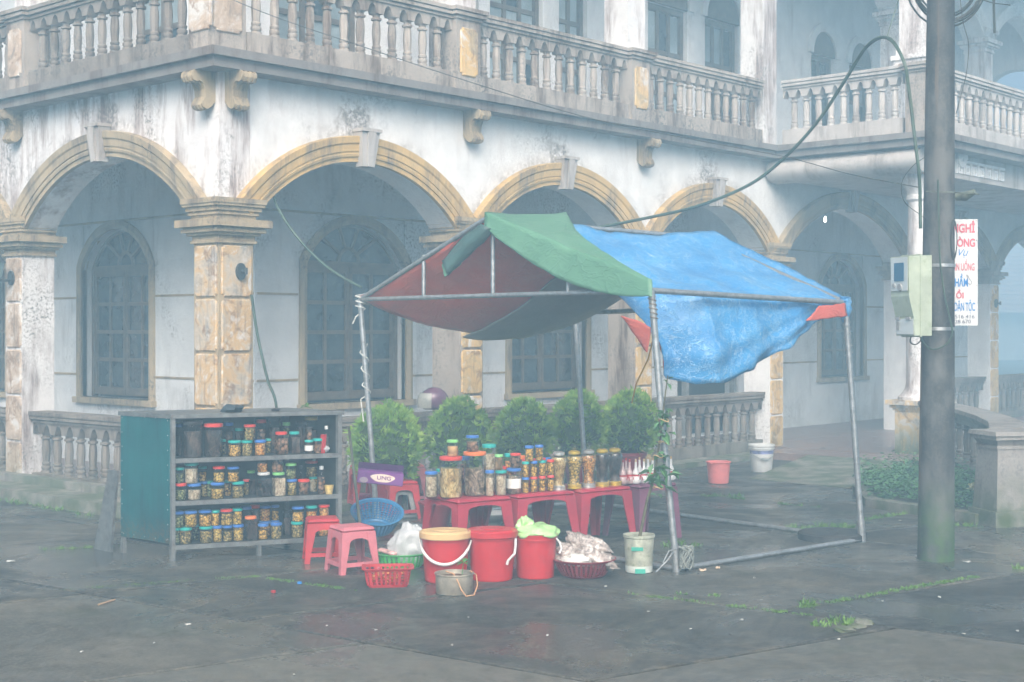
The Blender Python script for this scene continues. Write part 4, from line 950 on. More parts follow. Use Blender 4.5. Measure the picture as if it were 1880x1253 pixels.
for a, b in ((fr_t, br_t), (bl_t, br_t), (fl_t, bl_t)):
    m = MB(); m.tube([a, b], .021, 8); link('eave_pipe', m.mesh('eave_pipe', 50), METAL, tent)
m = MB(); m.tube([fl_t, fr_t], .019, 8); link('tie_bar', m.mesh('tie_bar', 50), METAL, tent)
for a, b in ((fl_t, apf), (apf, fr_t), (bl_t, apb), (apb, br_t)):
    m = MB(); m.tube([a, b], .021, 8); link('rafter', m.mesh('rafter', 50), METAL, tent)
m = MB(); m.tube([apf, apb], .021, 8); link('ridge_pipe', m.mesh('ridge_pipe', 50), METAL, tent)
for px in (778, 905, 1043):
    t = (px - 661) / (1196 - 661); dl = 12.45 * (1 - t) + 9.92 * t
    td = on_line(px, Vector((fl_t.x, fl_t.y, 0)), Vector((fr_t.x - fl_t.x, fr_t.y - fl_t.y, 0)))
    k = (td - Vector((fl_t.x, fl_t.y, 0))).length / Vector((fr_t.x - fl_t.x, fr_t.y - fl_t.y, 0)).length
    zb_ = fl_t.z + (fr_t.z - fl_t.z) * k; ka = .43
    zt_ = fl_t.z + (apf.z - fl_t.z) * k / ka if k < ka else apf.z + (fr_t.z - apf.z) * (k - ka) / (1 - ka)
    m = MB(); m.tube([Vector((td.x, td.y, zb_)), Vector((td.x, td.y, min(zt_, apf.z) - .01))], .017, 8); link('strut', m.mesh('strut', 50), METAL, tent)
def rope(name, label, pts, r, mat): return tag(link(name, MB().tube(pts, r, 5).mesh(name, 60), mat), label, 'rope')
ROPE = plain('pale_rope', (.55, .56, .53), .8, .2, 30)
def wrap(a, b, turns, r, n=40): return [a.lerp(b, i / n) + RGT * r * cos(2 * pi * turns * i / n) + FWD * r * sin(2 * pi * turns * i / n) + RGT * jit(.004) for i in range(n + 1)]
rope('rope', 'pale rope wound down the post near the wide window', wrap(fl_t.lerp(fl_b, .2), fl_t.lerp(fl_b, .42), 3, .034) + [fl_t.lerp(fl_b, .45) - RGT * .06, fl_t.lerp(fl_b, .55) - RGT * .05], .006, ROPE)
rope('rope', 'pale rope knotted round the tarpaulin corner at the wide window', wrap(fl_t + Vector((0, 0, .05)), fl_t.lerp(fl_b, .04), 3, .04, 24) + [fl_t.lerp(fl_b, .08) - RGT * .05, fl_t.lerp(fl_b, .11) - RGT * .08], .007, ROPE)
rope('rope', 'grey cord wound round the post at the far blue corner', wrap(br_t.lerp(br_b, .03), br_t.lerp(br_b, .26), 9, .027), .006, METAL)
rope('rope', 'rope wound round the post top under the green tarpaulin', wrap(fr_t.lerp(fr_b, .02), fr_t.lerp(fr_b, .10), 5, .027), .005, plain('brown_cord', (.20, .17, .14), .8))
rope('rope', 'yellow cord slanting down from the stall post', [P(1200, 620, 9.95), P(1190, 660, 10.3), P(1168, 705, 10.7), P(1160, 740, 11.0)], .006, plain('yellow_cord', (.62, .36, .06), .7))
rb = thing('rope_bundle', 'tangled bundle of grey cord at the foot of the stall post', 'rope', fr_b + RGT * .06 - FWD * .05, 0)
for k in range(9):
    m = MB(); a0 = random.random() * 6; r = .05 + jit(.015); m.tube([Vector((r * cos(a0 + i * .55) * (.9 + jit(.2)), r * sin(a0 + i * .55) * .8, .17 * abs(cos(i * .32 + k)) + .012)) for i in range(14)], .005, 5); link('strand', m.mesh('strand', 60), plain('grey_cord', (.22, .24, .22), .8) if k == 0 else bpy.data.materials['grey_cord'], rb)
m = MB(); m.tube([P(1217, 1034, 9.75), P(1228, 1012, 9.75), P(1246, 1006, 9.8)], .005, 5); m.tube([P(1205, 1050, 9.75), P(1225, 1030, 9.75), P(1235, 1015, 9.8)], .005, 5)
tag(link('bent_wire', m.mesh('bent_wire', 60), METAL), 'bent wire hooked round the foot of the stall post', 'wire')

# ---- tarpaulins
from mathutils import noise as mn
def sheet(fn, nu, nv, amp=.015, sc=4., seed=0):
    m = MB(); vsx = []
    for i in range(nu + 1):
        for j in range(nv + 1):
            p = fn(i / nu, j / nv); n = mn.noise_vector(p * sc + Vector((seed, 0, 0))) * amp + mn.noise_vector(p * sc * 3.3 + Vector((0, seed, 0))) * amp * .4; vsx.append(p + n)
    return m.add(vsx, [(i * (nv + 1) + j, (i + 1) * (nv + 1) + j, (i + 1) * (nv + 1) + j + 1, i * (nv + 1) + j + 1) for i in range(nu) for j in range(nv)])
def tarp(name, label, m, mats, flip=False, th=.006):
    me = m.mesh(name, 180); 
    if flip:
        me.flip_normals()
    o = link(name, me, mats); tag(o, label, 'tarpaulin')
    s = o.modifiers.new('thickness', 'SOLIDIFY'); s.thickness = th; s.offset = -1; s.material_offset = 1; s.material_offset_rim = 0; return o
def orient(m, ref):          # make sheet normals agree with ref
    me_n = Vector(); 
    for f in m.f:
        a, b, c = (Vector(m.v[i]) for i in f[:3]); me_n += (b - a).cross(c - a)
    if me_n.dot(ref) < 0: m.f = [tuple(reversed(f)) for f in m.f]
    return m
def raw(m, name, smooth=True):
    me = bpy.data.meshes.new(name); me.from_pydata(m.v, [], m.f)
    if smooth: me.shade_smooth()
    return me
UPV = Vector((0, 0, .028))
RF0 = P(1000, 410, 11.45)
def blue_fn(u, v):
    rid = RF0.lerp(apb + (apb - apf) * .05, u) + UPV + Vector((0, 0, -.05 * sin(pi * u) + .012 * u))
    e0 = P(1130, 541, 10.25); e1 = br_t + Vector((0, 0, .03)) + RGT * .02
    eav = e0.lerp(e1, u); 
    if u > .12: eav = eav.lerp(fr_t.lerp(br_t, u) + FWD * .05 - RGT * .03, min(1, (u - .12) / .15) * .9)
    dr = [(0, .40), (.08, .60), (.18, .66), (.32, .64), (.5, .52), (.7, .34), (.86, .17), (1, .03)]
    for (a, da), (b, db) in zip(dr[:-1], dr[1:]):
        if a <= u <= b: d = da + (db - da) * (u - a) / (b - a)
    bt = eav + Vector((0, 0, -d)) + RGT * (.30 * (1 - u) ** 3 + .02) - FWD * .0 + RGT * .0
    if v < .6:
        t = v / .6; p = rid.lerp(eav, t); p.z += -.10 * sin(pi * t) * (1 - u) ** .7 + .03 * u ** 4; p += (apb - apf).normalized() * .07 * u ** 6
        p.z += .010 * sin(u * 34 + t * 5 + 2 * sin(t * 4)) * (.3 + t) + .008 * sin(t * 22 + u * 9) * (1 - u); return p
    t = (v - .6) / .4; p = eav.lerp(bt, t); p += (RGT * .67 - FWD * .5) * (.07 * sin(pi * t) * (1 - u) + t * (.028 * sin(u * 26 + t * 2.5) + .016 * sin(u * 57 - t * 6) + .014 * sin(t * 17 + u * 12)))
    return p
m = orient(sheet(blue_fn, 56, 44, .022, 3.2, 3), RGT - FWD * .6 + Vector((0, 0, 1)))
o = link('blue_tarpaulin', raw(m, 'blue_tarpaulin'), [TARP_BLUE, TARP_ORANGE]); tag(o, 'bright blue crinkled tarpaulin draped over the stall roof with torn hanging flap', 'tarpaulin')
s = o.modifiers.new('thickness', 'SOLIDIFY'); s.thickness = .006; s.offset = -1; s.material_offset = 1
# loose knot at the far corner of the blue tarp
m = MB(); c = br_t; m.lathe([(-.16, .012), (-.13, .028), (-.09, .03), (-.06, .045), (-.02, .04), (.01, .05), (.035, .035), (.045, .04), (.05, .015)], 14, c, sx=1, sy=1)
m.v = [tuple(Vector(v_) + mn.noise_vector(Vector(v_) * 22) * .02) for v_ in m.v]
tag(link('tarpaulin_knot', m.mesh('tarpaulin_knot', 60), TARP_BLUE), 'bunched end of blue tarpaulin tied on the far stall post', 'tarpaulin')
def left_fn(u, v):
    rid = apf.lerp(apb, u) + UPV * .6; e0 = fl_t + Vector((0, 0, .03)); e1 = P(1105, 560, 13.4)
    ea = e0.lerp(e1, u); ea.z -= .30 * sin(pi * u) ** .8
    p = rid.lerp(ea, v); p.z -= .13 * sin(pi * v) * (.3 + .7 * sin(pi * u)); return p
m = orient(sheet(lambda a, b: left_fn(a * .60 + .0, b), 30, 26, .018, 3.5, 9), Vector((0, 0, 1)))
o = link('red_tarpaulin', raw(m, 'red_tarpaulin'), [TARP_BLUE, TARP_RED]); tag(o, 'sagging tarpaulin with red underside in the stall gable', 'tarpaulin')
s = o.modifiers.new('thickness', 'SOLIDIFY'); s.thickness = .006; s.offset = -1; s.material_offset = 1
m = orient(sheet(lambda a, b: left_fn(.40 + a * .12 + a * .48 + .10 * (1 - b) * (1 - a), b) + Vector((0, 0, -.022 - .03 * b)), 30, 26, .018, 3.0, 15), Vector((0, 0, 1)))
o = link('grey_tarpaulin', raw(m, 'grey_tarpaulin'), [TARP_GREY, TARP_GREY]); tag(o, 'grey tarpaulin sagging under the rear of the stall roof', 'tarpaulin')
s = o.modifiers.new('thickness', 'SOLIDIFY'); s.thickness = .006; s.offset = -1; s.material_offset = 1
def green_fn(u, v):
    ra = apf.lerp(fr_t, u) + Vector((0, 0, .052)) - FWD * .02; inn = apf.lerp(apb, .36 * (1 - u) ** .8) + Vector((0, 0, .085))
    a = inn.lerp(fr_t + Vector((0, 0, .05)), u) if u > 0 else inn
    a.z += .03
    low = ra - FWD * .06 - Vector((0, 0, .10 + .16 * sin(pi * min(1, u * 1.02)) ** .8)) + RGT * 0
    if v < .62: p = a.lerp(ra, v / .62); p.z -= .02 * sin(pi * v / .62) * (1 - u)
    else: p = ra.lerp(low, (v - .62) / .38)
    return p
m = orient(sheet(green_fn, 36, 22, .012, 3.2, 21), Vector((0, 0, 1)) - FWD)
o = link('green_tarpaulin', raw(m, 'green_tarpaulin'), [TARP_GREEN, TARP_DKG]); tag(o, 'green tarpaulin wrapped along the front rafter of the stall', 'tarpaulin')
s = o.modifiers.new('thickness', 'SOLIDIFY'); s.thickness = .006; s.offset = 1; s.material_offset = 1
def strip_fn(u, v):
    a = P(884, 412, 11.12).lerp(P(812, 482, 11.35), u) + Vector((0, 0, .03 * sin(pi * u))); b = P(908, 424, 11.1).lerp(P(822, 508, 11.3), u)
    p = a.lerp(b, v); p -= FWD * .06 * sin(pi * v); return p
m = sheet(strip_fn, 16, 8, .014, 6, 5); o = link('green_strip', raw(m, 'green_strip'), [TARP_DKG, TARP_DKG]); tag(o, 'dark green tarpaulin end hanging from the stall apex', 'tarpaulin')
s = o.modifiers.new('thickness', 'SOLIDIFY'); s.thickness = .006; s.offset = 0
m = sheet(lambda u, v: P(852, 470, 11.33).lerp(P(812, 486, 11.33), u).lerp(P(846, 486, 11.3).lerp(P(816, 508, 11.28), u), v), 6, 6, .01, 8, 4); o = link('green_fold', raw(m, 'green_fold'), [TARP_GREEN, TARP_GREEN]); tag(o, 'folded light green tip of the hanging tarpaulin strip', 'tarpaulin')
s = o.modifiers.new('thickness', 'SOLIDIFY'); s.thickness = .008; s.offset = 0
m = sheet(lambda u, v: P(1478, 588, 11.0).lerp(P(1552, 580, 11.24), u).lerp(P(1500, 562, 11.08).lerp(P(1548, 556, 11.25), u), v) - FWD * .05, 12, 8, .014, 6, 12); o = link('orange_fold', raw(m, 'orange_fold'), [TARP_ORANGE, TARP_ORANGE]); tag(o, 'turned-up orange underside of the blue tarpaulin at the far post', 'tarpaulin')
s = o.modifiers.new('thickness', 'SOLIDIFY'); s.thickness = .005; s.offset = 0
for (q0, q1, q2, lab) in (((1140, 580), (1196, 600), (1188, 645), 'torn red rag of tarpaulin hanging beside the stall post'),):
    m = sheet(lambda u, v: P(*q0, 10.15).lerp(P(*q1, 9.98), u).lerp(P(1176, 628, 10.1).lerp(P(*q2, 10.0), u), v), 10, 10, .02, 6, 2); o = link('red_rag', raw(m, 'red_rag'), [TARP_ORANGE, TARP_ORANGE]); tag(o, lab, 'rag')
    s = o.modifiers.new('thickness', 'SOLIDIFY'); s.thickness = .005; s.offset = 0

# ================================================================== CABINET WITH JARS
c_fl = C(-2.47, 10.32); c_fr = C(-1.292, 10.80); c_side = C(-2.95, 10.72) - c_fl
U_ = (c_fr - c_fl); CW = U_.length; U_.normalize(); V_ = c_side.copy(); CDp = V_.length; V_.normalize(); CH = 1.07
def K(s, d, z): p = c_fl + U_ * s + V_ * d; return Vector((p.x, p.y, z))
cab = thing('shelf_cabinet', 'teal sheet-metal cabinet with open shelves full of preserve jars', 'cabinet', (0, 0, 0))
T = .028
m = MB(); m.hexa(K, (-.006, .02, .13), (.0, CDp - .01, CH - .005)); sp_ = link('side_panel', m.mesh('side_panel'), TEAL, cab)
m = MB()
for k in range(9):
    for dd in (.035, CDp - .03): p = K(-.007, dd, .16 + k * .108); m.lathe([(-.004, .004), (.004, .004)], 6, p)
for k in range(5):
    for zz in (.155, CH - .03): p = K(-.007, .05 + k * (CDp - .1) / 4, zz); m.lathe([(-.004, .004), (.004, .004)], 6, p)
link('rivet', m.mesh('rivet'), METAL, sp_)
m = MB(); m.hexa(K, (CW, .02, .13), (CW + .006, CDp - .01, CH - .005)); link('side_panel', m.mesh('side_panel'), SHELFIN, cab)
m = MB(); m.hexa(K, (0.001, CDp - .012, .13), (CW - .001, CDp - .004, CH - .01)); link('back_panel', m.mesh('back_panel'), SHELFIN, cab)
for s_, d_ in ((0, 0), (CW - T, 0), (0, CDp - T), (CW - T, CDp - T)):
    m = MB(); m.hexa(K, (s_ + .0005, d_, 0), (s_ + T - .0005, d_ + T, CH - .03)); link('leg', m.mesh('leg'), IRON, cab)
m = MB(); m.hexa(K, (CW * .5, .004, 0), (CW * .5 + .022, .026, .1)); link('leg', m.mesh('leg'), IRON, cab)
SHZ = [.115, .435, .745]
for z in SHZ:
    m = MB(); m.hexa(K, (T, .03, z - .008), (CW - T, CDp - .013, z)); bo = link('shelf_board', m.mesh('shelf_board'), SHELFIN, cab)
    m = MB(); m.hexa(K, (T, -.003, z - .03), (CW - T, .029, z + .002)); link('edge_rail', m.mesh('edge_rail'), IRON, bo)
m = MB(); m.hexa(K, (-.012, -.012, CH - .03), (CW + .012, CDp + .012, CH)); link('top', m.mesh('top'), IRON, cab)
# door panels leaning at both ends
def leaning(name, label, pts, th, mat):
    n = (pts[1] - pts[0]).cross(pts[2] - pts[0]).normalized() * th; m = MB(); m.loft([pts, [p + n for p in pts]]); return tag(link(name, m.mesh(name), mat), label, 'board')
leaning('board', 'dark board leaning against the back of the teal cabinet', [K(-.04, CDp + .06, 0), K(-.01, CDp + .33, 0), K(.0, CDp + .16, .62), K(-.01, CDp + .03, .62)], .02, IRON)
leaning('board', 'dark door board leaning at the open end of the cabinet beside the stools', [C(-1.13, 10.75), C(-1.20, 11.25), C(-1.30, 11.25, .92), C(-1.262, 10.92, .92)], .018, plain('old_board', (.06, .065, .05), .8, .3, 8, dirt=((.12, .12, .09), .6)))
tag(link('bag', (lambda m: (lump(m, (0, 0, 0), .085, 12, .42, .35), m)[1])(MB()).mesh('bag', 40), plain('slate_bag', (.035, .05, .06), .35), None, K(CW * .42, .15, CH - .012)), 'crumpled dark plastic bag on top of the cabinet', 'bag')
tag(link('bag', (lambda m: (lump(m, (0, 0, 0), .035, 10, .42, .35), m)[1])(MB()).mesh('bag', 40), BLACKPL, None, K(CW * .66, .12, CH - .006)), 'tiny black scrap of bag on top of the cabinet', 'bag')

JM = {}
def jar_meshes(r, h, kind, lid, fill):
    lv = random.choice((.62, .72, .80, .84)); key = (round(r, 3), round(h, 3), kind, lid, fill, lv)
    if key in JM: return JM[key]
    lh = min(.016, h * .12) if h < .2 else .022
    nk = r * (.90 if kind != 'bottle' else .38); n = 14
    b = MB()
    if kind == 'bottle': pr = [(0, r * .92), (.008, r), (h * .55, r), (h * .72, r * .75), (h * .82, nk), (h - lh, nk)]
    elif kind == 'square': n = 4; pr = [(0, r * 1.22), (.01, r * 1.32), (h * .78, r * 1.32), (h * .86, r * 1.15), (h - lh, nk * 1.1)]
    else: pr = [(0, r * .93), (.006, r), (h * .80, r), (h * .87, r * .95), (h - lh, nk)]
    b.lathe(pr, n, ph=.5 if n == 4 else 0); gb_ = b.mesh('glass', 40); gb_.materials.append(GLASS)
    f = MB(); top = h * (min(lv, .80 if kind != 'square' else .76) if kind != 'bottle' else .6)
    f.lathe([(z + .003, q - .0035) for z, q in pr if z < top - .01] + [(top, [q for z, q in pr if z <= top + .001][-1] - .004 if kind != 'bottle' else r * .85)], n, ph=.5 if n == 4 else 0)
    fm = f.mesh('contents', 40); fm.materials.append(FILL[fill])
    l = MB(); lr = nk * (1.10 if kind != 'bottle' else 1.25); l.lathe([(h - lh - .004, lr), (h - lh, lr * 1.03), (h - .003, lr * 1.03), (h, lr * .95)], 14); lm = l.mesh('lid', 40); lm.materials.append(LID[lid])
    JM[key] = (gb_, fm, lm); return JM[key]
NAMEF = dict(olive='olive green fruit', yellow='yellowish fruit', ochre='golden fruit', orange='orange fruit', green='dark green fruit', beige='pale mushrooms', brown='brown pickle', dark='dark liquor', tan='tan paste', root='yellow roots', mush='brown roots')
def jar(loc, r, h, lid, fill, kind='jar', where='', group='', label_band=None):
    g_, f_, l_ = jar_meshes(r, h, kind, lid, fill)
    size = 'tall ' if h > .2 else ('squat ' if r > .055 else 'small '); word = 'bottle' if kind == 'bottle' else ('square jar' if kind == 'square' else 'jar')
    o = thing('bottle' if kind == 'bottle' else 'jar', f'{size}{word} of {NAMEF[fill]} with {lid} lid {where}', 'bottle' if kind == 'bottle' else 'jar', loc, random.random() * (6.28 if kind != 'square' else .3) + (yaw(U_) if kind == 'square' else 0), group)
    link('glass', g_, None, o); link('contents', f_, None, o); link('lid', l_, None, o)
    if label_band:
        m = MB(); m.lathe([(h * .22, r * 1.01), (h * .6, r * 1.01)], 14, cap=False); link('label_band', m.mesh('label_band', 60), label_band, o)
    return o
q = .00103
rows = [  # shelf index, [(x, width, height, base, lid, fill, back, kind)]
 (2, [(505, 50, 235, 0, 'blue', 'dark', 1, 'jar'), (602, 140, 262, 0, 'black', 'dark', 0, 'jar'), (750, 132, 240, 0, 'red', 'dark', 0, 'jar'), (833, 42, 112, 0, 'teal', 'olive', 1, 'jar'), (903, 92, 112, 0, 'teal', 'ochre', 0, 'jar'), (992, 78, 110, 0, 'teal', 'olive', 0, 'jar'), (1012, 84, 112, 112, 'red', 'olive', 0, 'jar'),
      (1087, 84, 110, 0, 'blue', 'orange', 0, 'jar'), (1150, 56, 108, 0, 'teal', 'olive', 1, 'jar'), (1238, 100, 165, 0, 'red', 'brown', 0, 'square'), (1332, 86, 165, 0, 'teal', 'dark', 0, 'square'), (1502, 70, 108, 0, 'teal', 'brown', 0, 'jar'), (1437, 62, 100, 0, 'teal', 'dark', 0, 'jar'),
      (1562, 54, 200, 0, 'white', 'dark', 0, 'bottle'), (860, 70, 235, 0, 'blue', 'dark', 1, 'jar'), (935, 62, 190, 0, 'teal', 'dark', 1, 'jar'), (1095, 70, 250, 0, 'red', 'brown', 1, 'jar'), (1190, 90, 262, 0, 'black', 'dark', 1, 'jar'), (1275, 54, 225, 0, 'green', 'green', 1, 'jar'), (1385, 84, 232, 0, 'black', 'dark', 1, 'jar'), (1440, 46, 92, 101, 'black', 'brown', 0, 'jar'), (1520, 96, 262, 0, 'gold', 'dark', 1, 'jar')]),
 (1, [(515, 80, 120, 0, 'red', 'green', 0, 'jar'), (613, 96, 115, 0, 'blue', 'beige', 0, 'jar'), (684, 58, 112, 0, 'blue', 'olive', 1, 'jar'), (722, 54, 112, 0, 'teal', 'green', 1, 'jar'), (780, 96, 115, 0, 'blue', 'yellow', 0, 'jar'), (853, 60, 113, 0, 'teal', 'ochre', 1, 'jar'), (928, 88, 115, 0, 'teal', 'olive', 0, 'jar'), (988, 50, 115, 0, 'red', 'olive', 1, 'jar'), (1022, 70, 178, 0, 'green', 'dark', 1, 'square'), (1112, 104, 176, 0, 'white', 'dark', 0, 'square'), (1218, 104, 172, 0, 'green', 'beige', 0, 'square'),
      (1315, 74, 118, 0, 'blue', 'olive', 0, 'jar'), (1400, 84, 112, 0, 'red', 'brown', 0, 'jar'), (1466, 60, 115, 0, 'teal', 'beige', 1, 'jar'), (1527, 60, 205, 0, 'white', 'brown', 0, 'bottle'), (1585, 52, 240, 0, 'white', 'ochre', 1, 'bottle'),
      (508, 60, 110, 121, 'teal', 'green', 0, 'jar'), (592, 98, 148, 116, 'teal', 'beige', 0, 'jar'), (672, 62, 108, 113, 'teal', 'ochre', 1, 'jar'), (790, 84, 114, 116, 'red', 'yellow', 0, 'jar'), (893, 84, 108, 116, 'blue', 'ochre', 0, 'jar'), (1102, 80, 108, 177, 'gold', 'orange', 0, 'jar'), (1212, 92, 108, 173, 'black', 'brown', 0, 'jar'), (1308, 78, 114, 119, 'green', 'green', 0, 'jar'), (1380, 40, 200, 0, 'black', 'dark', 1, 'bottle'), (1458, 92, 116, 116, 'red', 'olive', 1, 'jar')]),
 (0, [(487, 42, 115, 0, 'teal', 'green', 0, 'jar'), (550, 92, 115, 0, 'teal', 'olive', 0, 'jar'), (622, 50, 113, 0, 'teal', 'green', 1, 'jar'), (697, 92, 115, 0, 'teal', 'olive', 0, 'jar'), (780, 68, 115, 0, 'blue', 'yellow', 0, 'jar'), (852, 68, 115, 0, 'blue', 'olive', 0, 'jar'), (930, 78, 117, 0, 'blue', 'yellow', 0, 'jar'), (1018, 98, 172, 0, 'orange', 'dark', 0, 'square'), (1108, 74, 112, 0, 'blue', 'ochre', 0, 'jar'), (1202, 82, 115, 0, 'blue', 'olive', 0, 'jar'), (1282, 66, 182, 0, 'black', 'dark', 1, 'jar'), (1352, 88, 115, 0, 'teal', 'olive', 0, 'jar'), (1452, 84, 115, 0, 'red', 'orange', 0, 'jar'), (1542, 84, 115, 0, 'red', 'orange', 0, 'jar'),
      (502, 72, 114, 116, 'blue', 'green', 0, 'jar'), (587, 92, 115, 116, 'blue', 'yellow', 0, 'jar'), (692, 92, 115, 116, 'blue', 'ochre', 0, 'jar'), (765, 60, 110, 116, 'teal', 'ochre', 0, 'jar'), (845, 88, 115, 116, 'red', 'yellow', 0, 'jar'), (922, 74, 115, 118, 'teal', 'yellow', 0, 'jar'), (985, 80, 230, 0, 'blue', 'brown', 1, 'jar'), (1050, 70, 236, 0, 'red', 'dark', 1, 'jar'), (1122, 82, 112, 0, 'blue', 'orange', 1, 'jar'), (1122, 82, 112, 113, 'blue', 'orange', 1, 'jar'), (1195, 58, 112, 0, 'blue', 'ochre', 1, 'jar'), (1195, 58, 112, 113, 'blue', 'ochre', 1, 'jar'), (1358, 88, 108, 116, 'blue', 'ochre', 0, 'jar'), (1456, 84, 110, 116, 'teal', 'orange', 0, 'jar'), (1546, 80, 112, 116, 'red', 'orange', 0, 'jar')])]
SHN = ['on bottom cabinet shelf', 'on middle cabinet shelf', 'on top cabinet shelf']
for si, lst in rows:
    for (x_, wd, ht, bs, lid, fill, back, kind) in lst:
        d_ = .26 if back else .095; s_ = (on_line(200 + x_ * .2555, K(0, d_, 0), U_) - K(0, d_, 0)).dot(U_); s_ = max(T + wd * q / 2 - .006, min(CW - T - wd * q / 2 + .02, s_))
        wh = ('stacked up ' if bs else ('at back ' if back else '')) + SHN[si]
        jar(K(s_, d_, SHZ[si] + bs * q + .001 + (.001 if bs else 0)), wd * q / 2 * (1.02 if kind != 'square' else .84), ht * q, lid, fill, kind, wh, 'jars and bottles in the shelf cabinet', PAPER if (si == 2 and x_ == 1437) else None)
m = MB(); m.lathe([(0, .026), (.06, .036), (.066, .037), (.066, .03)], 14)
cu = link('cup', m.mesh('cup', 40), plain('yellow_cup', (.62, .46, .16), .5, .3, 30), None, K(CW * .955, .06, SHZ[1] + .001)); tag(cu, 'small yellow and white paper cup at the end of the middle cabinet shelf', 'cup')
m = MB(); lump(m, (0, 0, 0), .04, 10, .75, .35); tag(link('bag', m.mesh('bag', 50), BAG, None, K(CW * .945, .09, SHZ[2] + .002)), 'small crumpled white plastic bag on the top cabinet shelf', 'bag')
m = MB(); m.hexa(lambda x, y, z: (x + z * .12, y, z), (-.012, -.02, 0), (.012, .02, .14)); tag(link('packet', m.mesh('packet'), RED, None, K(CW * .917, .07, SHZ[2] + .002)), 'red packet tucked beside the blue bottle on the top cabinet shelf', 'packet')

# ================================================================== TABLES AND STOOLS
def stool(name, label, cat, loc, rz, w, d, h, mat, group=None, rung=True, splay=.13, leg=.085, arch_z=.62, pw=.55, seat_t=.03):
    root = thing(name, label, cat, loc, rz, group)
    sw = splay * w * .5; m = MB()
    m.cham((-w / 2, -d / 2, h - seat_t), (w / 2, d / 2, h), .014); m.box((-w / 2 + .03, -d / 2 + .03, h + .0), (w / 2 - .03, d / 2 - .03, h + .003)); link('seat' if cat == 'stool' else 'table_top', m.mesh('seat', 30), mat, root)
    th = .012; zs_ = h * arch_z
    def ex(z): return sw * (1 - (z / h))
    def side(ax, sg):
        L = (w if ax == 0 else d) / 2; O = (d if ax == 0 else w) / 2
        def F(u, t_, v):
            off = O - .006 + ex(v) - t_; return Vector((u, sg * off, v)) if ax == 0 else Vector((sg * off, u, v))
        return L, F
    for ax in (0, 1):
        for sg in (-1, 1):
            L, F = side(ax, sg); m = MB(); zt = h - seat_t + .002; n = 10; ins = L - leg; rings = []
            for i in range(n + 1):
                a = pi * i / n; uu = -cos(a) * (L - leg * .8); vv = zs_ + (zt - (.045 if rung else .022) - zs_) * max(0, sin(a)) ** pw
                rings.append([F(uu, 0, vv), F(uu, 0, zt), F(uu, th, zt), F(uu, th, vv)])
            m.loft(rings); link('apron', m.mesh('apron', 30), mat, root)
            if rung:
                m = MB(); zr = h * .2; e = ex(zr); m.loft([[F(-L - e + .02, 0, zr - .014), F(-L - e + .02, 0, zr + .014), F(-L - e + .02, th, zr + .014), F(-L - e + .02, th, zr - .014)], [F(L + e - .02, 0, zr - .014), F(L + e - .02, 0, zr + .014), F(L + e - .02, th, zr + .014), F(L + e - .02, th, zr - .014)]]); link('rung', m.mesh('rung'), mat, root)
    for sx_ in (-1, 1):
        for sy_ in (-1, 1):
            m = MB(); rings = []
            for z in (0, zs_ * .5, zs_, h - seat_t):
                e = ex(z); lw = leg * (.62 + .38 * z / h) * (1.15 if z > zs_ - .001 else 1); X_, Y_ = w / 2 - .003 + e, d / 2 - .003 + e
                rings.append([(sx_ * X_, sy_ * Y_, z), (sx_ * (X_ - lw), sy_ * Y_, z), (sx_ * (X_ - lw), sy_ * (Y_ - th), z), (sx_ * (X_ - th), sy_ * (Y_ - th), z), (sx_ * (X_ - th), sy_ * (Y_ - lw), z), (sx_ * X_, sy_ * (Y_ - lw), z)])
            m.loft(rings); link('leg', m.mesh('leg', 30), mat, root)
    return root
TD = heading(55); TB = Vector((-TD.y, TD.x, 0)); TB = TB if TB.dot(FWD) > 0 else -TB
T0 = C(-.433, 10.28)
def TP(px, back=0.): return on_line(px, T0 + TB * back, TD)
TH_ = .445
def table(px0, px1, mat, label, dep=.46, h=TH_):
    a, b = TP(px0), TP(px1); L = (b - a).length - .05; c = (a + b) / 2 + TB * dep / 2
    stool('plastic_table', label, 'table', (c.x, c.y, 0), yaw(TD), L, dep, h, mat, 'row of low plastic tables', rung=False, splay=.14, leg=.085, arch_z=.62, pw=.3)
table(836, 944, CRIMSON, 'crimson plastic table carrying the two biggest root jars')
table(946, 1061, CRIMSON, 'crimson plastic table carrying the stack of small orange jars')
table(1063, 1164, CRIMSON, 'crimson plastic table carrying the dark gold-lidded liquor jars')
table(1170, 1248, PURPLEP, 'dull purple plastic table carrying the white gourd bottles', .42, .445)
RS = .95
def sp_stool(px, py, deg, w, h, mat, label, rung=True): 
    p = G(px, py); stool('plastic_stool', label, 'stool', p, yaw(heading(deg)), w, w, h, mat, 'plastic stools around the stall', rung, .2, .06, .55)
sp_stool(592, 1030, 78, .235, .315, RED, 'bright red plastic stool in front of the cabinet end')
sp_stool(646, 1048, 60, .25, .315, PINK, 'faded pink plastic stool beside the red basket')
sp_stool(733, 950, 66, .27, .33, RED, 'red plastic stool with another stool nested inside behind the blue basket')
sp_stool(672, 938, 72, .26, .42, RED, 'red plastic stool under the end of the purple carton')
sp_stool(748, 925, 75, .30, .38, PINK, 'dusty pink plastic stool behind the red stool and tables')
sp_stool(703, 926, 75, .26, .40, CRIMSON, 'crimson plastic stool under the purple carton by the bush')
p = G(733, 950); stool('plastic_stool', 'pale grey plastic stool nested under a red stool', 'stool', p + Vector((0, 0, 0)), yaw(heading(66)), .20, .20, .265, GREYPL, 'plastic stools around the stall', False, .2, .05, .55)
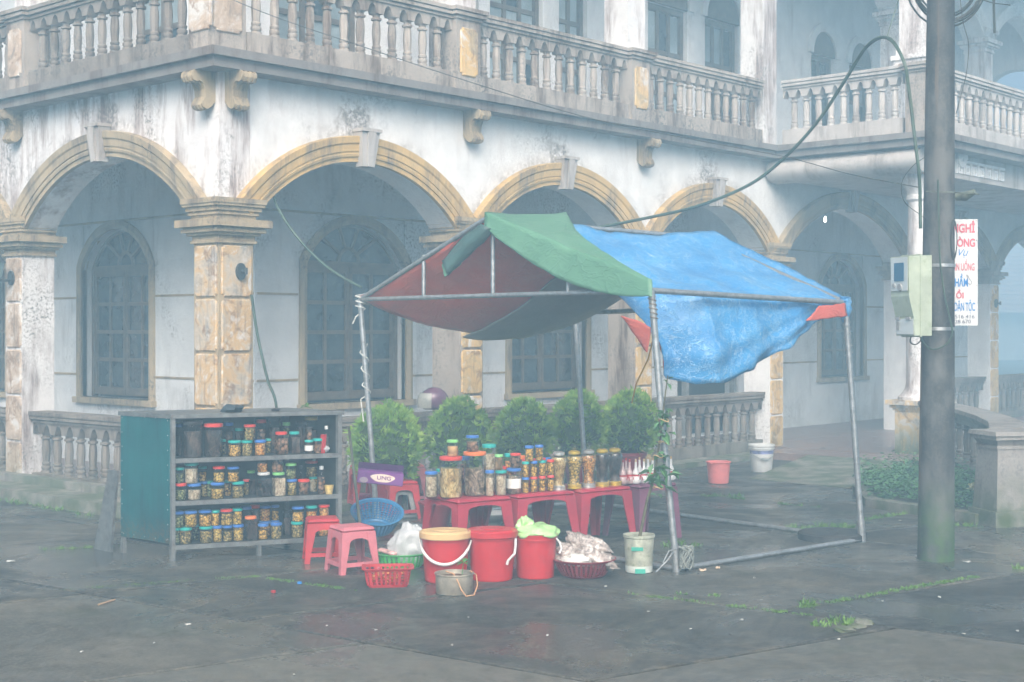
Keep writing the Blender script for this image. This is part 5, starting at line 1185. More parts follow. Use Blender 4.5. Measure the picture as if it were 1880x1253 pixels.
# purple carton
pa = P(652, 872, 11.75); pc_ = thing('carton', 'purple printed carton lying across the red stools', 'carton', P(697, 888, 11.8) , yaw(heading(82)))
pc_.rotation_euler = (0, radians(6), yaw(heading(84))); pc_.scale = (.9, .9, .8)
m = MB(); m.cham((-.21, -.10, 0), (.21, .11, .13), .006); m.add([(-.21, .11, .128), (.21, .11, .128), (.21, .05, .20), (-.21, .05, .20)], [(0, 1, 2, 3)]); link('box', m.mesh('box'), PURPLE, pc_)
m = MB(); m.prism(lambda u, w_, v: (u, w_, v), [(.11 * cos(a) * (1 + .12 * sin(3 * a)) + .02, .068 + .042 * sin(a)) for a in [2 * pi * i / 20 for i in range(20)]], -.103, -.1005); link('print_cloud', m.mesh('print_cloud'), plain('cream_print', (.72, .60, .50), .5), pc_)
text('UNG', .10, .052, .055, PURPLE, pc_, 1.1, 0, -.1045, bold=.001)
m = MB()
for cx_, r_ in ((-.15, .03),): m.prism(lambda u, w_, v: (u, w_, v), [(cx_ + r_ * 1.3 * cos(a), .035 + r_ * sin(a)) for a in [2 * pi * i / 12 for i in range(12)]], -.103, -.1005)
link('print_circle', m.mesh('print_circle'), plain('grey_print', (.35, .28, .34), .5), pc_)

# ---- jars on the tables
def tjar(x_, wd, h_, bs, lid, fill, back, kind='jar', where='', lb=None):
    px = 740 + x_ * .2634; p = TP(px, .10 + back * .155); dp = (p - CAM).dot(FWD); k = .2634 * dp / FPX
    jar((p.x, p.y, TH_ + .004 + bs * k), wd * k / 2 * .97, h_ * k, lid, fill, kind, where, 'jars on the plastic tables', lb)
W1 = 'on the crimson table'
tjar(197, 92, 178, 0, 'blue', 'beige', 1.2, 'jar', 'at the end of the crimson table')
tjar(333, 166, 285, 0, 'red', 'root', .55, 'jar', W1); tjar(345, 84, 112, 287, 'green', 'tan', .55, 'jar', 'on the big red-lidded jar')
tjar(500, 164, 305, 0, 'orange', 'mush', .55, 'jar', W1); tjar(484, 92, 112, 307, 'blue', 'brown', .55, 'jar', 'on the big orange-lidded jar')
tjar(604, 66, 178, 0, 'blue', 'beige', -.05, 'jar', 'beside the big root jars'); tjar(682, 82, 172, 0, 'teal', 'beige', -.05, 'jar', W1); tjar(600, 100, 330, 0, 'teal', 'beige', 1.5, 'jar', 'behind the big root jars')
tjar(668, 60, 110, 174, 'green', 'tan', -.05, 'jar', 'on a teal-lidded jar'); tjar(772, 106, 176, 0, 'blue', 'mush', .1, 'jar', 'with white paper label', PAPER)
tjar(738, 66, 260, 0, 'teal', 'orange', 1.2, 'jar', 'behind the labelled jar'); tjar(783, 78, 102, 178, 'red', 'brown', .1, 'jar', 'standing on the labelled jar')
for x_, l1, l2 in ((853, 'blue', 'teal'), (911, 'red', 'blue'), (969, 'red', 'teal'), (1028, 'red', 'red')):
    tjar(x_, 54, 108, 0, l1, 'ochre', .0, 'jar', 'in bottom row of jar stack'); tjar(x_, 54, 108, 109, l2, 'ochre', .0, 'jar', 'in second row of jar stack')
tjar(880, 64, 108, 218, 'blue', 'ochre', 0, 'jar', 'crowning the small jar stack'); tjar(949, 60, 108, 218, 'blue', 'ochre', 0, 'jar', 'crowning the small jar stack')
for x_, l1 in ((853, 'blue'), (911, 'teal'), (969, 'red')): tjar(x_, 54, 108, 0, l1, 'ochre', .85, 'jar', 'behind jar stack, lower row'); tjar(x_, 54, 108, 109, 'red', 'ochre', .85, 'jar', 'behind jar stack, upper row')
tjar(270, 80, 175, 0, 'teal', 'beige', 1.9, 'jar', 'behind the big red-lidded jar'); tjar(420, 90, 250, 0, 'blue', 'brown', 1.9, 'jar', 'behind the big jars')
tjar(700, 70, 170, 0, 'red', 'brown', 1.3, 'jar', 'behind the tan paste jar'); tjar(820, 70, 230, 0, 'orange', 'root', 1.6, 'jar', 'behind the labelled jar'); tjar(1000, 70, 200, 0, 'blue', 'ochre', 1.7, 'jar', 'at back of crimson table')
# five decanter jars
def decanter(x_, fill, lidm, where, sc=1.):
    px = 940 + x_ * .327; p = TP(px, .13); r = .060 * sc; root = thing('decanter_jar', where, 'decanter', (p.x, p.y, TH_ + .004), random.random(), 'decorative liquor jars')
    pr = [(.035, r * .80), (.06, r * .72), (.10, r * .70), (.15, r * .85), (.20, r * 1.06), (.225, r * 1.10), (.25, r * .98), (.268, r * .66)]
    m = MB(); m.lathe([(0, r * .98), (.008, r * .98), (.010, r * .9), (.018, r * .9), (.02, r * .96), (.03, r * .96), (.035, r * .86)], 18); link('base', m.mesh('base', 30), lidm, root)
    m = MB(); m.lathe(pr, 18); link('glass', m.mesh('glass', 50), GLASS, root)
    m = MB(); m.lathe([(z, q_ - .004) for z, q_ in pr[:-1]], 18); link('contents', m.mesh('contents', 50), FILL[fill], root)
    m = MB(); m.lathe([(.262, r * .70), (.268, r * .80), (.285, r * .80), (.288, r * .7), (.296, r * .45)], 18); link('lid', m.mesh('lid', 30), lidm, root)
    m = MB(); m.lathe([(.295, .018), (.305, .014), (.315, .022), (.335, .03), (.338, .026), (.34, .01)], 12); link('stopper', m.mesh('stopper', 40), GLASS, root)
decanter(262, 'root', SILVER, 'waisted liquor jar of tan roots with gold lid and pale base'); decanter(350, 'yellow', GOLD, 'waisted liquor jar of pale yellow liquid with gold lid'); decanter(430, 'orange', SILVER, 'waisted liquor jar of red-brown fruit with silver lid')
decanter(506, 'dark', GOLD, 'waisted dark liquor jar next to the silver-lidded one'); decanter(577, 'dark', GOLD, 'waisted dark liquor jar next to the pink ribboned bottles')
def gourd(x_, back, label, mat, top):
    px = 940 + x_ * .327; p = TP(px, .10 + back * .14); root = thing('gourd_bottle', label, 'bottle', (p.x, p.y, TH_ + .004), 0, 'small bottles on the purple table')
    m = MB(); m.lathe([(0, .028), (.01, .038), (.035, .045), (.06, .036), (.07, .024), (.085, .026), (.10, .022), (.125, .011), (.17, .009), (.175, .011)], 14); link('body', m.mesh('body', 50), mat, root)
    m = MB(); m.lathe([(.172, .008), (.195, .009), (.197, .004)], 8); link('stopper', m.mesh('stopper', 40), top, root)
    m = MB(); m.lathe([(.062, .034), (.066, .030), (.072, .027), (.076, .029)], 14, cap=False); m.tube([(.02, -.028, .068), (.035, -.04, .05), (.03, -.045, .03)], .004, 5); m.tube([(.02, -.028, .068), (.0, -.045, .055), (-.01, -.05, .04)], .004, 5); link('ribbon', m.mesh('ribbon', 40), RED, root)
CER = plain('white_ceramic', (.72, .73, .72), .2, .03, 4); PKG = plain('pinkish_glass', (.52, .38, .38), .2, .1, 8); CORK = plain('cork', (.50, .34, .17), .7)
for x_, b in ((695, .0), (741, .0)): gourd(x_, b, 'white ceramic gourd bottle with red ribbon in the front pair', CER, CORK)
for x_, b in ((716, .9), (764, .9), (790, 0.2)): gourd(x_, b, 'white ceramic gourd bottle with red ribbon in the second row', CER, CORK)
gourd(893, .3, 'white ceramic gourd bottle standing alone at the table end', CER, CORK)
for x_, b in ((622, .2), (660, .2), (640, 1.0)): gourd(x_, b, 'pinkish glass bottle with red ribbon beside the liquor jars', PKG, RED)

# ================================================================== BUCKETS, BASKETS, BAGS
def bucket(label, px, py, r, h, mat, lidmat=None, handle=None, hm=WHITEP, group='red buckets in a row', wavy=None):
    p = G(px, py); root = thing('bucket', label, 'bucket', p, yaw(heading(90)), group)
    m = MB(); pr = [(0, r * .80), (.006, r * .83), (.012, r * .83), (h * .86, r * .95), (h * .865, r * 1.0), (h * .90, r * 1.0), (h * .905, r * .97), (h, r * .99)]
    if not lidmat: pr += [(h, r * .95), (h * .5, r * .86), (.03, r * .78)]
    m.lathe(pr, 32); link('body', m.mesh('body', 40), mat, root)
    if lidmat:
        m = MB(); m.lathe([(h - .035, r * 1.03), (h - .03, r * 1.06), (h + .004, r * 1.06), (h + .01, r * 1.0), (h + .006, r * .92), (h + .014, r * .86), (h + .016, r * .5), (h + .022, r * .45), (h + .022, .001)], 32, cap=False); link('lid', m.mesh('lid', 30), lidmat, root)
    if handle is not None:
        m = MB(); z0 = h * .88; pts = [(r * 1.04 * cos(a), -r * 1.10 * sin(a), z0 - .15 * sin(a) ** 1.2) for a in [pi * i / 18 for i in range(19)]]
        pts = [(x, y, z) for x, y, z in pts]; m.tube(pts, [.006] * 3 + [.011] * 13 + [.006] * 3, 8); link('handle', m.mesh('handle', 50), hm, root)
    return root
bucket('red bucket with tan lid and white handle hanging in front', 818, 1066, .168, .325, REDB, TANLID, radians(38))
b2 = bucket('red bucket with closed red lid', 903, 1063, .168, .325, REDB, REDB, None); b2.rotation_euler.z -= radians(30)
m = MB(); m.tube([(.168, .03, .28), (.185, 0, .24), (.195, -.03, .19), (.17, -.07, .15), (.165, -.08, .12)], .009, 7); link('handle', m.mesh('handle', 50), WHITEP, b2)
b3 = bucket('red bucket topped with a green plastic bag', 983, 1059, .152, .30, REDB)
m = MB(); m.tube([(.14, -.05, .27), (.165, -.06, .24), (.175, -.06, .2), (.16, -.07, .17)], .008, 7); link('handle', m.mesh('handle', 50), WHITEP, b3)
def crumple(name, label, loc, size, mat, seed=0, n=18, amp=.35, fr=3.2, rz=0, cat='bag'):
    m = MB(); rings = []; k = n
    for i in range(1, k):
        a = pi * i / k; rg = []
        for j in range(2 * k):
            b = 2 * pi * j / (2 * k); d = Vector((sin(a) * cos(b), sin(a) * sin(b), -cos(a)))
            f = 1 + amp * mn.noise(d * fr + Vector((seed, 0, 0))) + amp * .5 * abs(mn.noise(d * fr * 2.7 + Vector((0, seed, 0))))
            q_ = Vector((d.x * size[0], d.y * size[1], d.z * size[2])) * f; rg.append((q_.x, q_.y, max(q_.z + size[2] * .8, 0)))
        rings.append(rg)
    m.loft(rings); return tag(link(name, m.mesh(name, 70), mat, None, loc, rz), label, cat)
p = G(983, 1059); crumple('bag', 'light green plastic bag bunched over the red bucket top', (p.x, p.y, .262), (.15, .14, .055), BAGG, 4, amp=.3, fr=2.2, rz=yaw(RGT))
p = p + RGT * -.07; crumple('bag', 'knotted end of the green plastic bag on the red bucket', (p.x, p.y, .315), (.06, .05, .05), BAGG, 8, amp=.5, fr=1.8)
def basket(name, label, loc, r, h, mat, rows_=6, n=30, r0=.6, sx=1., sy=1., rz=0, square=False, tilt=None):
    root = thing(name, label, 'basket', loc, rz)
    def ring(t, rr):
        pts = []
        for j in range(n):
            a = 2 * pi * (j + .5) / n
            if square: ca, sa = cos(a), sin(a); k = 1 / max(abs(ca), abs(sa)) ** .93; pts.append(Vector((ca * k * rr * sx, sa * k * rr * sy, 0)))
            else: pts.append(Vector((cos(a) * rr * sx, sin(a) * rr * sy, 0)))
        return [q_ + Vector((0, 0, h * t)) for q_ in pts]
    rr = lambda t: r * (r0 + (1 - r0) * t ** .6)
    m = MB(); m.loft([ring(0, rr(0)), ring(.03, rr(0))]);
    m.loft([ring(.02, rr(.02) - .001), ring(.12, rr(.12)), ring(.12, rr(.12) - .005), ring(.05, rr(.02) - .006)], False, False)
    link('bottom', m.mesh('bottom'), mat, root)
    m = MB()
    for k in range(rows_ + 1):
        t = .12 + .74 * k / rows_; a_, b_ = ring(t, rr(t)), ring(t + .035, rr(t + .035)); c_, d_ = ring(t + .035, rr(t) - .005), ring(t, rr(t) - .005); m.loft([a_, b_, c_, d_, a_], False, False)
    for j in range(n):
        sub = []
        for t in (.1, .3, .5, .7, .9):
            a, b = ring(t, rr(t))[j], ring(t, rr(t))[(j + 1) % n]; d = (b - a) * .22; c = Vector((a.x, a.y, 0)).normalized() * .004; sub.append([a - d + c * .2, a + d + c * .2, a + d - c, a - d - c])
        m.loft(sub, False, False)
    link('lattice', m.mesh('lattice'), mat, root)
    m = MB(); ri = ring(.93, rr(.93)); m.loft([ring(.86, rr(.86) - .001), ring(.86, rr(.86) + .004), ring(.95, rr(.95) + .004), ring(.95, rr(.95) + .016), ring(1.0, rr(1) + .016), ring(1.0, rr(1) - .004), ring(.86, rr(.86) - .004)], False, False); link('rim', m.mesh('rim', 40), mat, root)
    return root
p = G(712, 1075); rbk = basket('basket', 'red rectangular plastic basket of orange fruit on the pavement', p, .122, .125, RED, 5, 32, .82, 1.25, .85, yaw(heading(84)), True)
m = MB()
for k in range(60): lump(m, (jit(.105), jit(.07), .015 + random.random() * .055), .013, 6, .9, .1)
tag(link('fruit_heap', m.mesh('fruit_heap', 60), FILL['orange'], None, p, yaw(heading(84)), kind='stuff'), 'heap of small orange fruit inside the red basket', 'fruit')
p = G(735, 1042); basket('basket', 'green plastic basket holding a white bag', p, .165, .105, GREENP, 5, 30, .75, 1.1, .8, yaw(RGT))
pw = p + RGT * .07 + FWD * .02; crumple('bag', 'white translucent plastic bag standing in the green basket', (pw.x, pw.y, .02), (.135, .07, .15), BAG, 12, amp=.38, fr=2.2, rz=yaw(RGT))
pw = p - RGT * .09 - FWD * .02; m = MB(); m.cham((-.07, -.03, 0), (.07, .03, .025), .008); o = link('packet', m.mesh('packet'), plain('red_white_packet', (.70, .40, .38), .4, .45, 16), None, (pw.x, pw.y, .10), yaw(heading(110))); o.rotation_euler.y = .2; tag(o, 'red and white packet lying in the green basket', 'packet')
p = G(690, 990); bb = basket('basket', 'blue plastic colander tilted between the stools and the cabinet', (p.x, p.y, .085), .20, .17, BLUEP, 7, 34, .55, 1, 1, 0)
ax = (-FWD * .95 + RGT * .25).normalized(); bb.rotation_euler = Matrix.Rotation(radians(24), 3, Vector((0, 0, 1)).cross(ax)).to_euler(); bb.location.z = .075
p = G(1071, 1058); basket('basket', 'maroon plastic basket piled with bags of dried mushrooms', p, .21, .125, MAROON, 6, 36, .62, 1, 1, 0)
for k, (dx, dy, dz, sz, sd, mt, lab, rz) in enumerate(((-.09, .04, .08, (.12, .08, .075), 3, FOOD, 'small bag of dried mushrooms next to the red bucket', .4), (.07, -.04, .075, (.15, .075, .06), 7, FOOD, 'bag of dried mushrooms lying at the rim of the maroon basket', -.4), (-.05, -.09, .085, (.10, .07, .042), 9, plain('white_pack', (.66, .66, .62), .35, .12, 10), 'white packet in front of the mushroom bags', -.15), (.03, .05, .16, (.17, .075, .06), 14, FOOD, 'top bag of dried mushrooms slanting over the maroon basket', -.55))):
    q_ = p + RGT * dx + FWD * dy; o = crumple('bag' if mt is FOOD else 'packet', lab, (q_.x, q_.y, dz), sz, mt, sd, 14, .4, 3, yaw(RGT) + rz, 'bag' if mt is FOOD else 'packet'); o.rotation_euler.y = .25 if k in (1, 3) else 0
# tin pot with a seedling
p = G(834, 1088); tp = thing('tin_pot', 'dented tin pot with a seedling and a twine loop in front of the buckets', 'pot', p, yaw(RGT))
m = MB(); m.lathe([(0, .115), (.005, .118), (.115, .122), (.12, .128), (.128, .128), (.128, .118), (.10, .115)], 30); link('body', m.mesh('body', 40), ALU, tp)
m = MB(); m.lathe([(.099, .114), (.112, .06), (.115, .001)], 16, cap=False); link('soil', m.mesh('soil'), plain('pot_soil', (.17, .11, .07), .9, .4, 25), tp)
m = MB(); m.tube([(.05, 0, .11), (.055, 0, .16), (.062, 0, .20)], .003, 5); link('stem', m.mesh('stem'), LEAF, tp)
m = MB()
for k in range(5): leaf_quad(m, Vector((.06, 0, .19)), rdir(-.2, .7), Vector((0, 0, 1)), .05, .04)
link('leaves', m.mesh('leaves'), LEAF, tp)
m = MB(); m.tube([(-.05, -.03, .14), (0, -.09, .135), (.03, -.132, .09), (.05, -.135, .04), (.08, -.15, .004), (.13, -.12, .004), (.15, -.03, .05), (.14, .02, .11), (.10, .03, .135)], .005, 6); link('twine', m.mesh('twine', 60), plain('twine', (.50, .28, .15), .8), tp)
# paint bucket with tied plant
p = G(1173, 1050); pbk = thing('paint_bucket', 'mossy clear paint bucket planted with a tied-up climbing stem', 'bucket', p, yaw(RGT))
m = MB(); m.lathe([(0, .088), (.004, .092), (.03, .094), (.24, .105), (.245, .112), (.262, .112), (.262, .104), (.05, .09)], 28); link('body', m.mesh('body', 40), plain('mossy_plastic', (.40, .42, .34), .4, .2, 14, dirt=((.12, .16, .07), .9)), pbk)
m = MB(); m.lathe([(.005, .0955), (.05, .0965)], 28, cap=False); link('label_band', m.mesh('label_band', 40), plain('clear_bottom', (.50, .54, .50), .3), pbk)
m = MB(); m.box((-.035, -.107, .004), (.035, -.09, .035)); m.box((-.06, -.1045, .16), (.02, -.09, .185)); link('sticker', m.mesh('sticker'), plain('teal_print', (.05, .36, .27), .4), pbk)
m = MB(); m.lathe([(.05, .088), (.22, .098), (.23, .001)], 20, cap=False); link('soil', m.mesh('soil'), plain('dark_soil', (.05, .05, .03), .9), pbk)
base = p + Vector((0, 0, .22))
stem = [base, P(1180, 960, 9.93), P(1188, 920, 9.9), P(1200, 880, 9.88), P(1213, 800, 9.86), P(1217, 760, 9.85), P(1222, 720, 9.85), P(1226, 690, 9.85)]
lpv = thing('climbing_plant', 'leafy climbing plant tied to the stall post above the paint bucket', 'plant', (0, 0, 0))
m = MB(); m.tube(stem, [.012, .012, .011, .009, .007, .006, .005, .004], 7); link('stem', m.mesh('stem', 60), plain('green_brown_stem', (.10, .095, .05), .7, .3, 20), lpv)
for (px, py, n, r, L) in ((1207, 862, 15, .055, .12), (1214, 845, 7, .04, .10), (1226, 882, 4, .05, .12), (1203, 900, 5, .03, .08), (1218, 775, 11, .03, .10), (1220, 798, 9, .03, .11), (1219, 755, 7, .02, .07), (1226, 700, 3, .01, .06)):
    m = MB(); c = P(px, py, 9.84)
    for k in range(n):
        d = Vector((jit(.9), jit(.9), random.uniform(-1, .9))) * .6 + RGT * jit(.5); leaf_quad(m, c + Vector((jit(r), jit(r), jit(r) * 1.6)), d, Vector((0, 0, 1)) + RGT * jit(.5), L * random.uniform(.6, 1.1), L * .42, .35)
    link('leaf_cluster', m.mesh('leaf_cluster'), LEAFB, lpv, kind='stuff')
m = MB()
for py in (838, 895, 772, 812):
    m = MB(); c = P(1208 if py > 820 else 1218, py, 9.83); m.tube([c + RGT * .035 * cos(a) + FWD * .035 * sin(a) + Vector((0, 0, .01 * sin(a * 2))) for a in [2 * pi * i / 12 for i in range(13)]], .0035, 5); link('tie', m.mesh('tie'), CORK, lpv)
# far buckets
p = G(1319, 887); pk = thing('bucket', 'pale pink plastic bucket standing on the wet pavement', 'bucket', p); m = MB(); m.lathe([(0, .105), (.005, .11), (.22, .128), (.225, .138), (.237, .138), (.237, .125), (.02, .10)], 26); link('body', m.mesh('body', 40), PALEPINK, pk); m = MB(); m.box((-.155, -.012, .215), (-.13, .012, .237)); m.box((.13, -.012, .215), (.155, .012, .237)); link('ear', m.mesh('ear'), PALEPINK, pk)
p = Vector((6.9, -1.20, 0)); wk = thing('bucket', 'white plastic pail with blue printed band behind the ramp', 'bucket', p, yaw(RGT)); m = MB(); m.lathe([(0, .118), (.005, .122), (.27, .140), (.272, .152), (.285, .152), (.287, .143), (.30, .144), (.302, .156), (.325, .156), (.325, .142), (.03, .11)], 28); link('body', m.mesh('body', 40), WHITEP, wk)
m = MB(); m.lathe([(.215, .1375), (.255, .1403)], 28, cap=False); link('printed_band', m.mesh('printed_band', 50), plain('blue_print', (.20, .22, .42), .4, .55, 26), wk)
m = MB(); m.tube([(-.145, 0, .26), (-.11, -.11, .20), (-.03, -.155, .165), (.06, -.155, .165), (.12, -.10, .19), (.145, 0, .26)], .004, 6); m.box((-.03, -.165, .155), (.06, -.145, .175)); link('handle', m.mesh('handle', 50), GREYPL, wk)
# bucket and bits under the tables
p = G(800, 975); ub = thing('bucket', 'dark red bucket standing under the crimson table', 'bucket', p); m = MB(); m.lathe([(0, .10), (.005, .105), (.22, .14), (.23, .15), (.245, .15), (.245, .135), (.03, .10)], 24); link('body', m.mesh('body', 40), MAROON, ub)
m = MB(); m.tube([(.14 * cos(a), -.14 * abs(sin(a)) * .6, .22 - .1 * sin(a)) for a in [pi * i / 12 for i in range(13)]], .003, 5); link('handle', m.mesh('handle'), GREYPL, ub)
p = G(905, 965); m = MB(); m.lathe([(0, .07), (.04, .08), (.05, .12), (.10, .17), (.11, .175), (.11, .16), (.06, .11)], 24); tag(link('basin', m.mesh('basin', 40), GREYPL, None, p), 'grey wide basin under the crimson table', 'basin')
p = G(668, 985); m = MB(); m.lathe([(0, .07), (.12, .09), (.13, .10), (.14, .10), (.14, .08)], 20); tag(link('bowl', m.mesh('bowl', 40), plain('hot_pink', (.62, .08, .28), .35), None, G(665, 935)), 'hot pink plastic bowl behind the blue colander', 'bowl')

# ================================================================== TOPIARY BUSHES
def bush(px, h0, w_, label, seed):
    random.seed(seed); p = on_line(px, Vector((0, -.82, 0)), Vector((1, 0, 0)))
    root = thing('topiary_bush', label, 'bush', (p.x, p.y, 0), random.random() * 6, 'potted bushes along the arcade')
    m = MB(); m.lathe([(0, .11), (.02, .12), (.30, .165), (.305, .18), (.34, .18), (.34, .155), (.29, .15), (.29, .01)], 24, cap=False); link('pot', m.mesh('pot', 40), MAROON, root)
    m = MB(); m.tube([(0, 0, .28), (.005, 0, .45)], .02, 6); link('trunk', m.mesh('trunk'), STEM, root)
    zc, rz_, rr = .33 + (h0 - .33) * .46, (h0 - .33) * .56, w_ / 2
    def surf(d):
        sh = 1 - .22 * max(0, d.z) ** 2 * .5; f = 1 + .11 * mn.noise(d * 1.6 + Vector((seed * 3.7, 0, 0))) + .09 * mn.noise(d * 4.5 + Vector((0, seed * 1.9, 0)))
        return Vector((d.x * rr * sh * f, d.y * rr * sh * f, zc + d.z * rz_ * f))
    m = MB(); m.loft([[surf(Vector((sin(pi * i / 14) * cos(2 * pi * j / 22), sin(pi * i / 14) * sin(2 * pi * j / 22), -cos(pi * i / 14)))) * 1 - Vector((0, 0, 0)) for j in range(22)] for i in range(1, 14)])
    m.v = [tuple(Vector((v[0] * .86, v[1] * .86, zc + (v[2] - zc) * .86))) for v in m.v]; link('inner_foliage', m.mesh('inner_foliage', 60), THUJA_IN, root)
    m = MB()
    for k in range(560):                      # fan-shaped sprays
        d = rdir(-.75, 1); q_ = surf(d); q_ = Vector((q_.x, q_.y, q_.z)); c = Vector((0, 0, zc))
        q_ = c + (q_ - c) * random.uniform(.78, 1.04); out = (d + Vector((0, 0, .75)) + Vector((jit(.4), jit(.4), jit(.3)))).normalized()
        s_ = out.cross(Vector((jit(1), jit(1), jit(1)))).normalized()
        for f in range(7):
            a = (f - 3) * .24; dd = (out * cos(a) + s_ * sin(a)).normalized(); leaf_quad(m, q_ + s_ * (f - 3) * .004, dd + Vector((jit(.12), jit(.12), jit(.12))), out.cross(s_), random.uniform(.04, .085), .014, .1)
    link('foliage', m.mesh('foliage'), THUJA, root)
for i, (px, h0, w_, lab) in enumerate(((710, .97, .62, 'round clipped green bush nearest the cabinet end'), (843, .99, .60, 'round clipped green bush behind the biggest root jars'), (962, .96, .55, 'round clipped green bush behind the small jar stack'), (1063, 1.0, .52, 'round clipped green bush crossed by the rear stall post'), (1158, 1.0, .56, 'round clipped green bush in front of the third yellow pillar'))): bush(px, h0, w_, lab, 31 + i)
random.seed(99)

# ================================================================== LAMPS, HELMET, SMALL THINGS
p = P(797, 744, 0 + 14.2); hp_ = on_line(797, Vector((0, .17, 0)), Vector((1, 0, 0)))
hel = thing('helmet', 'purple motorbike helmet with clear visor resting on the balustrade rail', 'helmet', (hp_.x, hp_.y, .862), yaw(-RGT * .8 - FWD * .2))
m = MB(); m.lathe([(0, .105), (.03, .125), (.08, .135), (.13, .13), (.18, .10), (.215, .05), (.225, .005)], 24, sx=1.12, sy=.95); link('shell', m.mesh('shell', 60), plain('helmet_purple', (.12, .05, .09), .22, .1, 5), hel)
m = MB(); m.loft([[(.157 * cos(a) * s_ + .012, .137 * sin(a) * s_, z) for a in [radians(-75 + 15 * i) for i in range(11)]] for z, s_ in ((.01, 1.0), (.07, 1.06), (.13, 1.0), (.165, .85))], False, False, closed=False); link('visor', m.mesh('visor', 60), plain('visor_grey', (.30, .30, .27), .12, .2, 3), hel)
m = MB(); m.lathe([(-.005, .10), (.006, .112)], 20, sx=1.1, sy=.95); link('rim', m.mesh('rim'), BLACKPL, hel)
LAMPM = plain('dark_lamp_iron', (.035, .045, .05), .5)
def wall_lantern(F, s, z, label, glass=True):
    root = thing('wall_lantern', label, 'lamp', F(s, .03, z), 0); Fo = lambda a, b, c: Vector(F(s + a, .03 + b, z + c)) - Vector(F(s, .03, z))
    m = MB(); m.prism(lambda u, w_, v: Fo(u, w_, v), [(.05 * cos(a), .075 * sin(a)) for a in [2 * pi * i / 12 for i in range(12)]], -.01, .02); m.tube([Fo(0, .015, -.02), Fo(0, .10, -.035), Fo(0, .14, -.02)] if glass else [Fo(0, .015, 0), Fo(0, .08, -.005)], .014, 7)
    if not glass: m.tube([Fo(0, .08, -.03), Fo(0, .08, .03)], .016, 7)
    link('bracket', m.mesh('bracket', 40), LAMPM, root)
    if glass:
        m = MB(); m.lathe([(-.02, .035), (.0, .05), (.15, .085), (.152, .08)], 6, Fo(0, .16, 0)); link('lantern_glass', m.mesh('lantern_glass'), plain('lantern_pane', (.14, .19, .20), .2), root)
        m = MB(); m.lathe([(.15, .10), (.165, .095), (.22, .04), (.245, .012)], 6, Fo(0, .16, 0)); link('cap', m.mesh('cap'), LAMPM, root)
wall_lantern(FL, 3.56, 2.22, 'dark hexagonal wall lantern on the pillar at the side arch')
wall_lantern(FR, .21, 2.20, 'broken dark lamp bracket on the corner pillar', False)
wall_lantern(FR, 16.2, 2.12, 'small dark lamp bracket on the far yellow pillar', False)
bl = thing('light_bulb', 'lit bulb hanging under the entrance arch', 'lamp', P(1515, 404, 21.2)); m = MB(); m.lathe([(-.035, .008), (-.028, .016), (-.008, .024), (.016, .018), (.05, .012)], 14); link('bulb', m.mesh('bulb', 60), EMIT, bl); m = MB(); m.tube([(0, 0, .05), (0, 0, .52)], .006, 6); link('cord', m.mesh('cord'), CABLE, bl)
a_, b_ = P(1222, 400, 19.6), P(1255, 398, 19.3); m = MB(); m.tube([a_, b_], .018, 8); tag(link('tube_lamp', m.mesh('tube_lamp', 50), WHITEP), 'white fluorescent tube inside the third arch', 'lamp')
m = MB(); m.box((-.18, -.02, 0), (.18, .02, .05)); 
# switch plate on entrance wall
m = MB(); m.hexa(ROf, (12.62, 0.0, 1.5), (12.72, .012, 1.68)); tag(link('switch_plate', m.mesh('switch_plate'), WHITEP), 'small square switch plate on the entrance wall', 'switch')
# weeds on ledges
m = MB(); random.seed(5)
for (px, py, d) in ((535 + 25, 748, 12.4),):
    for k in range(12): leaf_quad(m, P(px, py, d) + Vector((jit(.03), jit(.03), 0)), rdir(0, 1), Vector((0, 0, 1)), .05, .02)
link('weed', m.mesh('weed'), GRASSM, kind='stuff', label='small light green weed above the cabinet', category='weed')

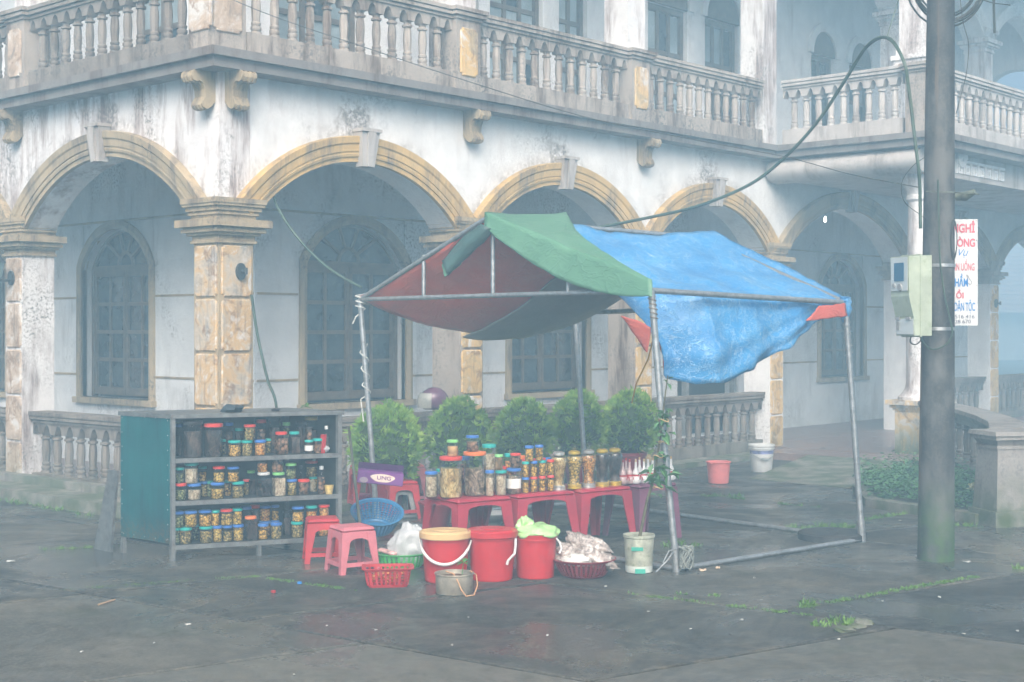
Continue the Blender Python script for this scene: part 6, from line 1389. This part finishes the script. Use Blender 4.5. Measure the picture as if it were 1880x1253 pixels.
# litter on the pavement
LW_ = plain('litter_white', (.52, .52, .49), .8, .3, 40); 
lit = [(22, 1032, .05), (344, 1148, .03), (150, 1198, .015), (1290, 1048, .06), (1318, 1044, .045), (1136, 1046, .035), (1112, 1078, .025), (1385, 1062, .02), (1398, 1103, .015), (1775, 1033, .05), (1725, 1098, .03), (1268, 1156, .015), (1362, 1139, .018), (1190, 1124, .015), (1550, 970, .025), (1652, 957, .03), (1770, 1165, .02), (1005, 1168, .02), (690, 1158, .018), (830, 1186, .018), (1868, 1160, .02), (860, 1135, .012), (540, 1240, .012), (1620, 1105, .02), (1540, 1175, .02), (283, 1182, .012), (320, 1115, .01), (600, 1150, .012)]
for k, (px, py, r) in enumerate(lit):
    m = MB(); r_ = r * .62; m.loft([[(r_ * cos(a) * (1 + jit(.45)), r_ * .6 * sin(a) * (1 + jit(.45)), .001 + abs(jit(.006))) for a in [2 * pi * q_ / 9 for q_ in range(9)]], [(r_ * .8 * cos(a) * (1 + jit(.45)), r_ * .5 * sin(a) * (1 + jit(.45)), .006 + r_ * .25 * random.random()) for a in [2 * pi * q_ / 9 for q_ in range(9)]]]); o = link('litter', m.mesh('litter', 40), LW_ if k not in (3, 4) else plain('bread', (.62, .48, .34), .8), None, G(px, py, .004), jit(3))
    tag(o, 'small crumpled white scrap lying on the wet pavement' if k not in (3, 4) else 'pale lump of bread beside the base pipe of the stall', 'litter', 'litter on the pavement')
m = MB(); m.lathe([(0, .016), (.012, .016), (.014, .012)], 12); tag(link('dropped_stopper', m.mesh('dropped_stopper', 40), plain('cap_blue', (.03, .22, .60), .4), None, G(550, 1072, .004)), 'bright blue bottle cap lying on the pavement', 'cap')
tag(link('dropped_stopper', m.mesh('dropped_stopper', 40), RED, None, G(502, 1088, .004)), 'tiny red cap lying on the pavement', 'cap')
m = MB(); m.tube([(-.08, 0, .006), (.08, .01, .008)], .006, 5); tag(link('twig', m.mesh('twig'), plain('pale_twig', (.40, .25, .14), .8), None, G(197, 1108, .002), .3), 'short pale twig lying on the pavement', 'twig')
m = MB(); m.tube([(-.07, 0, .006), (0, .02, .012), (.09, -.01, .006)], .008, 5); tag(link('twig', m.mesh('twig'), plain('dark_twig', (.04, .04, .035), .8), None, G(1742, 1046, .002), .6), 'dark twig lying at the foot of the pole', 'twig')

# ================================================================== HAZE
hb = MB(); hb.box((-118, -118, -1.3), (118, 118, 9.0))
hz = hb.mesh('haze'); hzm = bpy.data.materials.new('haze_air'); hzm.use_nodes = True
t_ = hzm.node_tree; t_.nodes.clear(); ou = t_.nodes.new('ShaderNodeOutputMaterial'); pv = t_.nodes.new('ShaderNodeVolumePrincipled')
pv.inputs['Color'].default_value = HAZE_COLOR + (1,); pv.inputs['Density'].default_value = HAZE_DENSITY; pv.inputs['Anisotropy'].default_value = HAZE_ANIS
t_.links.new(pv.outputs[0], ou.inputs['Volume'])
haze = link('haze', hz, hzm, kind='stuff', label='pale blue fog hanging over the whole place', category='fog')
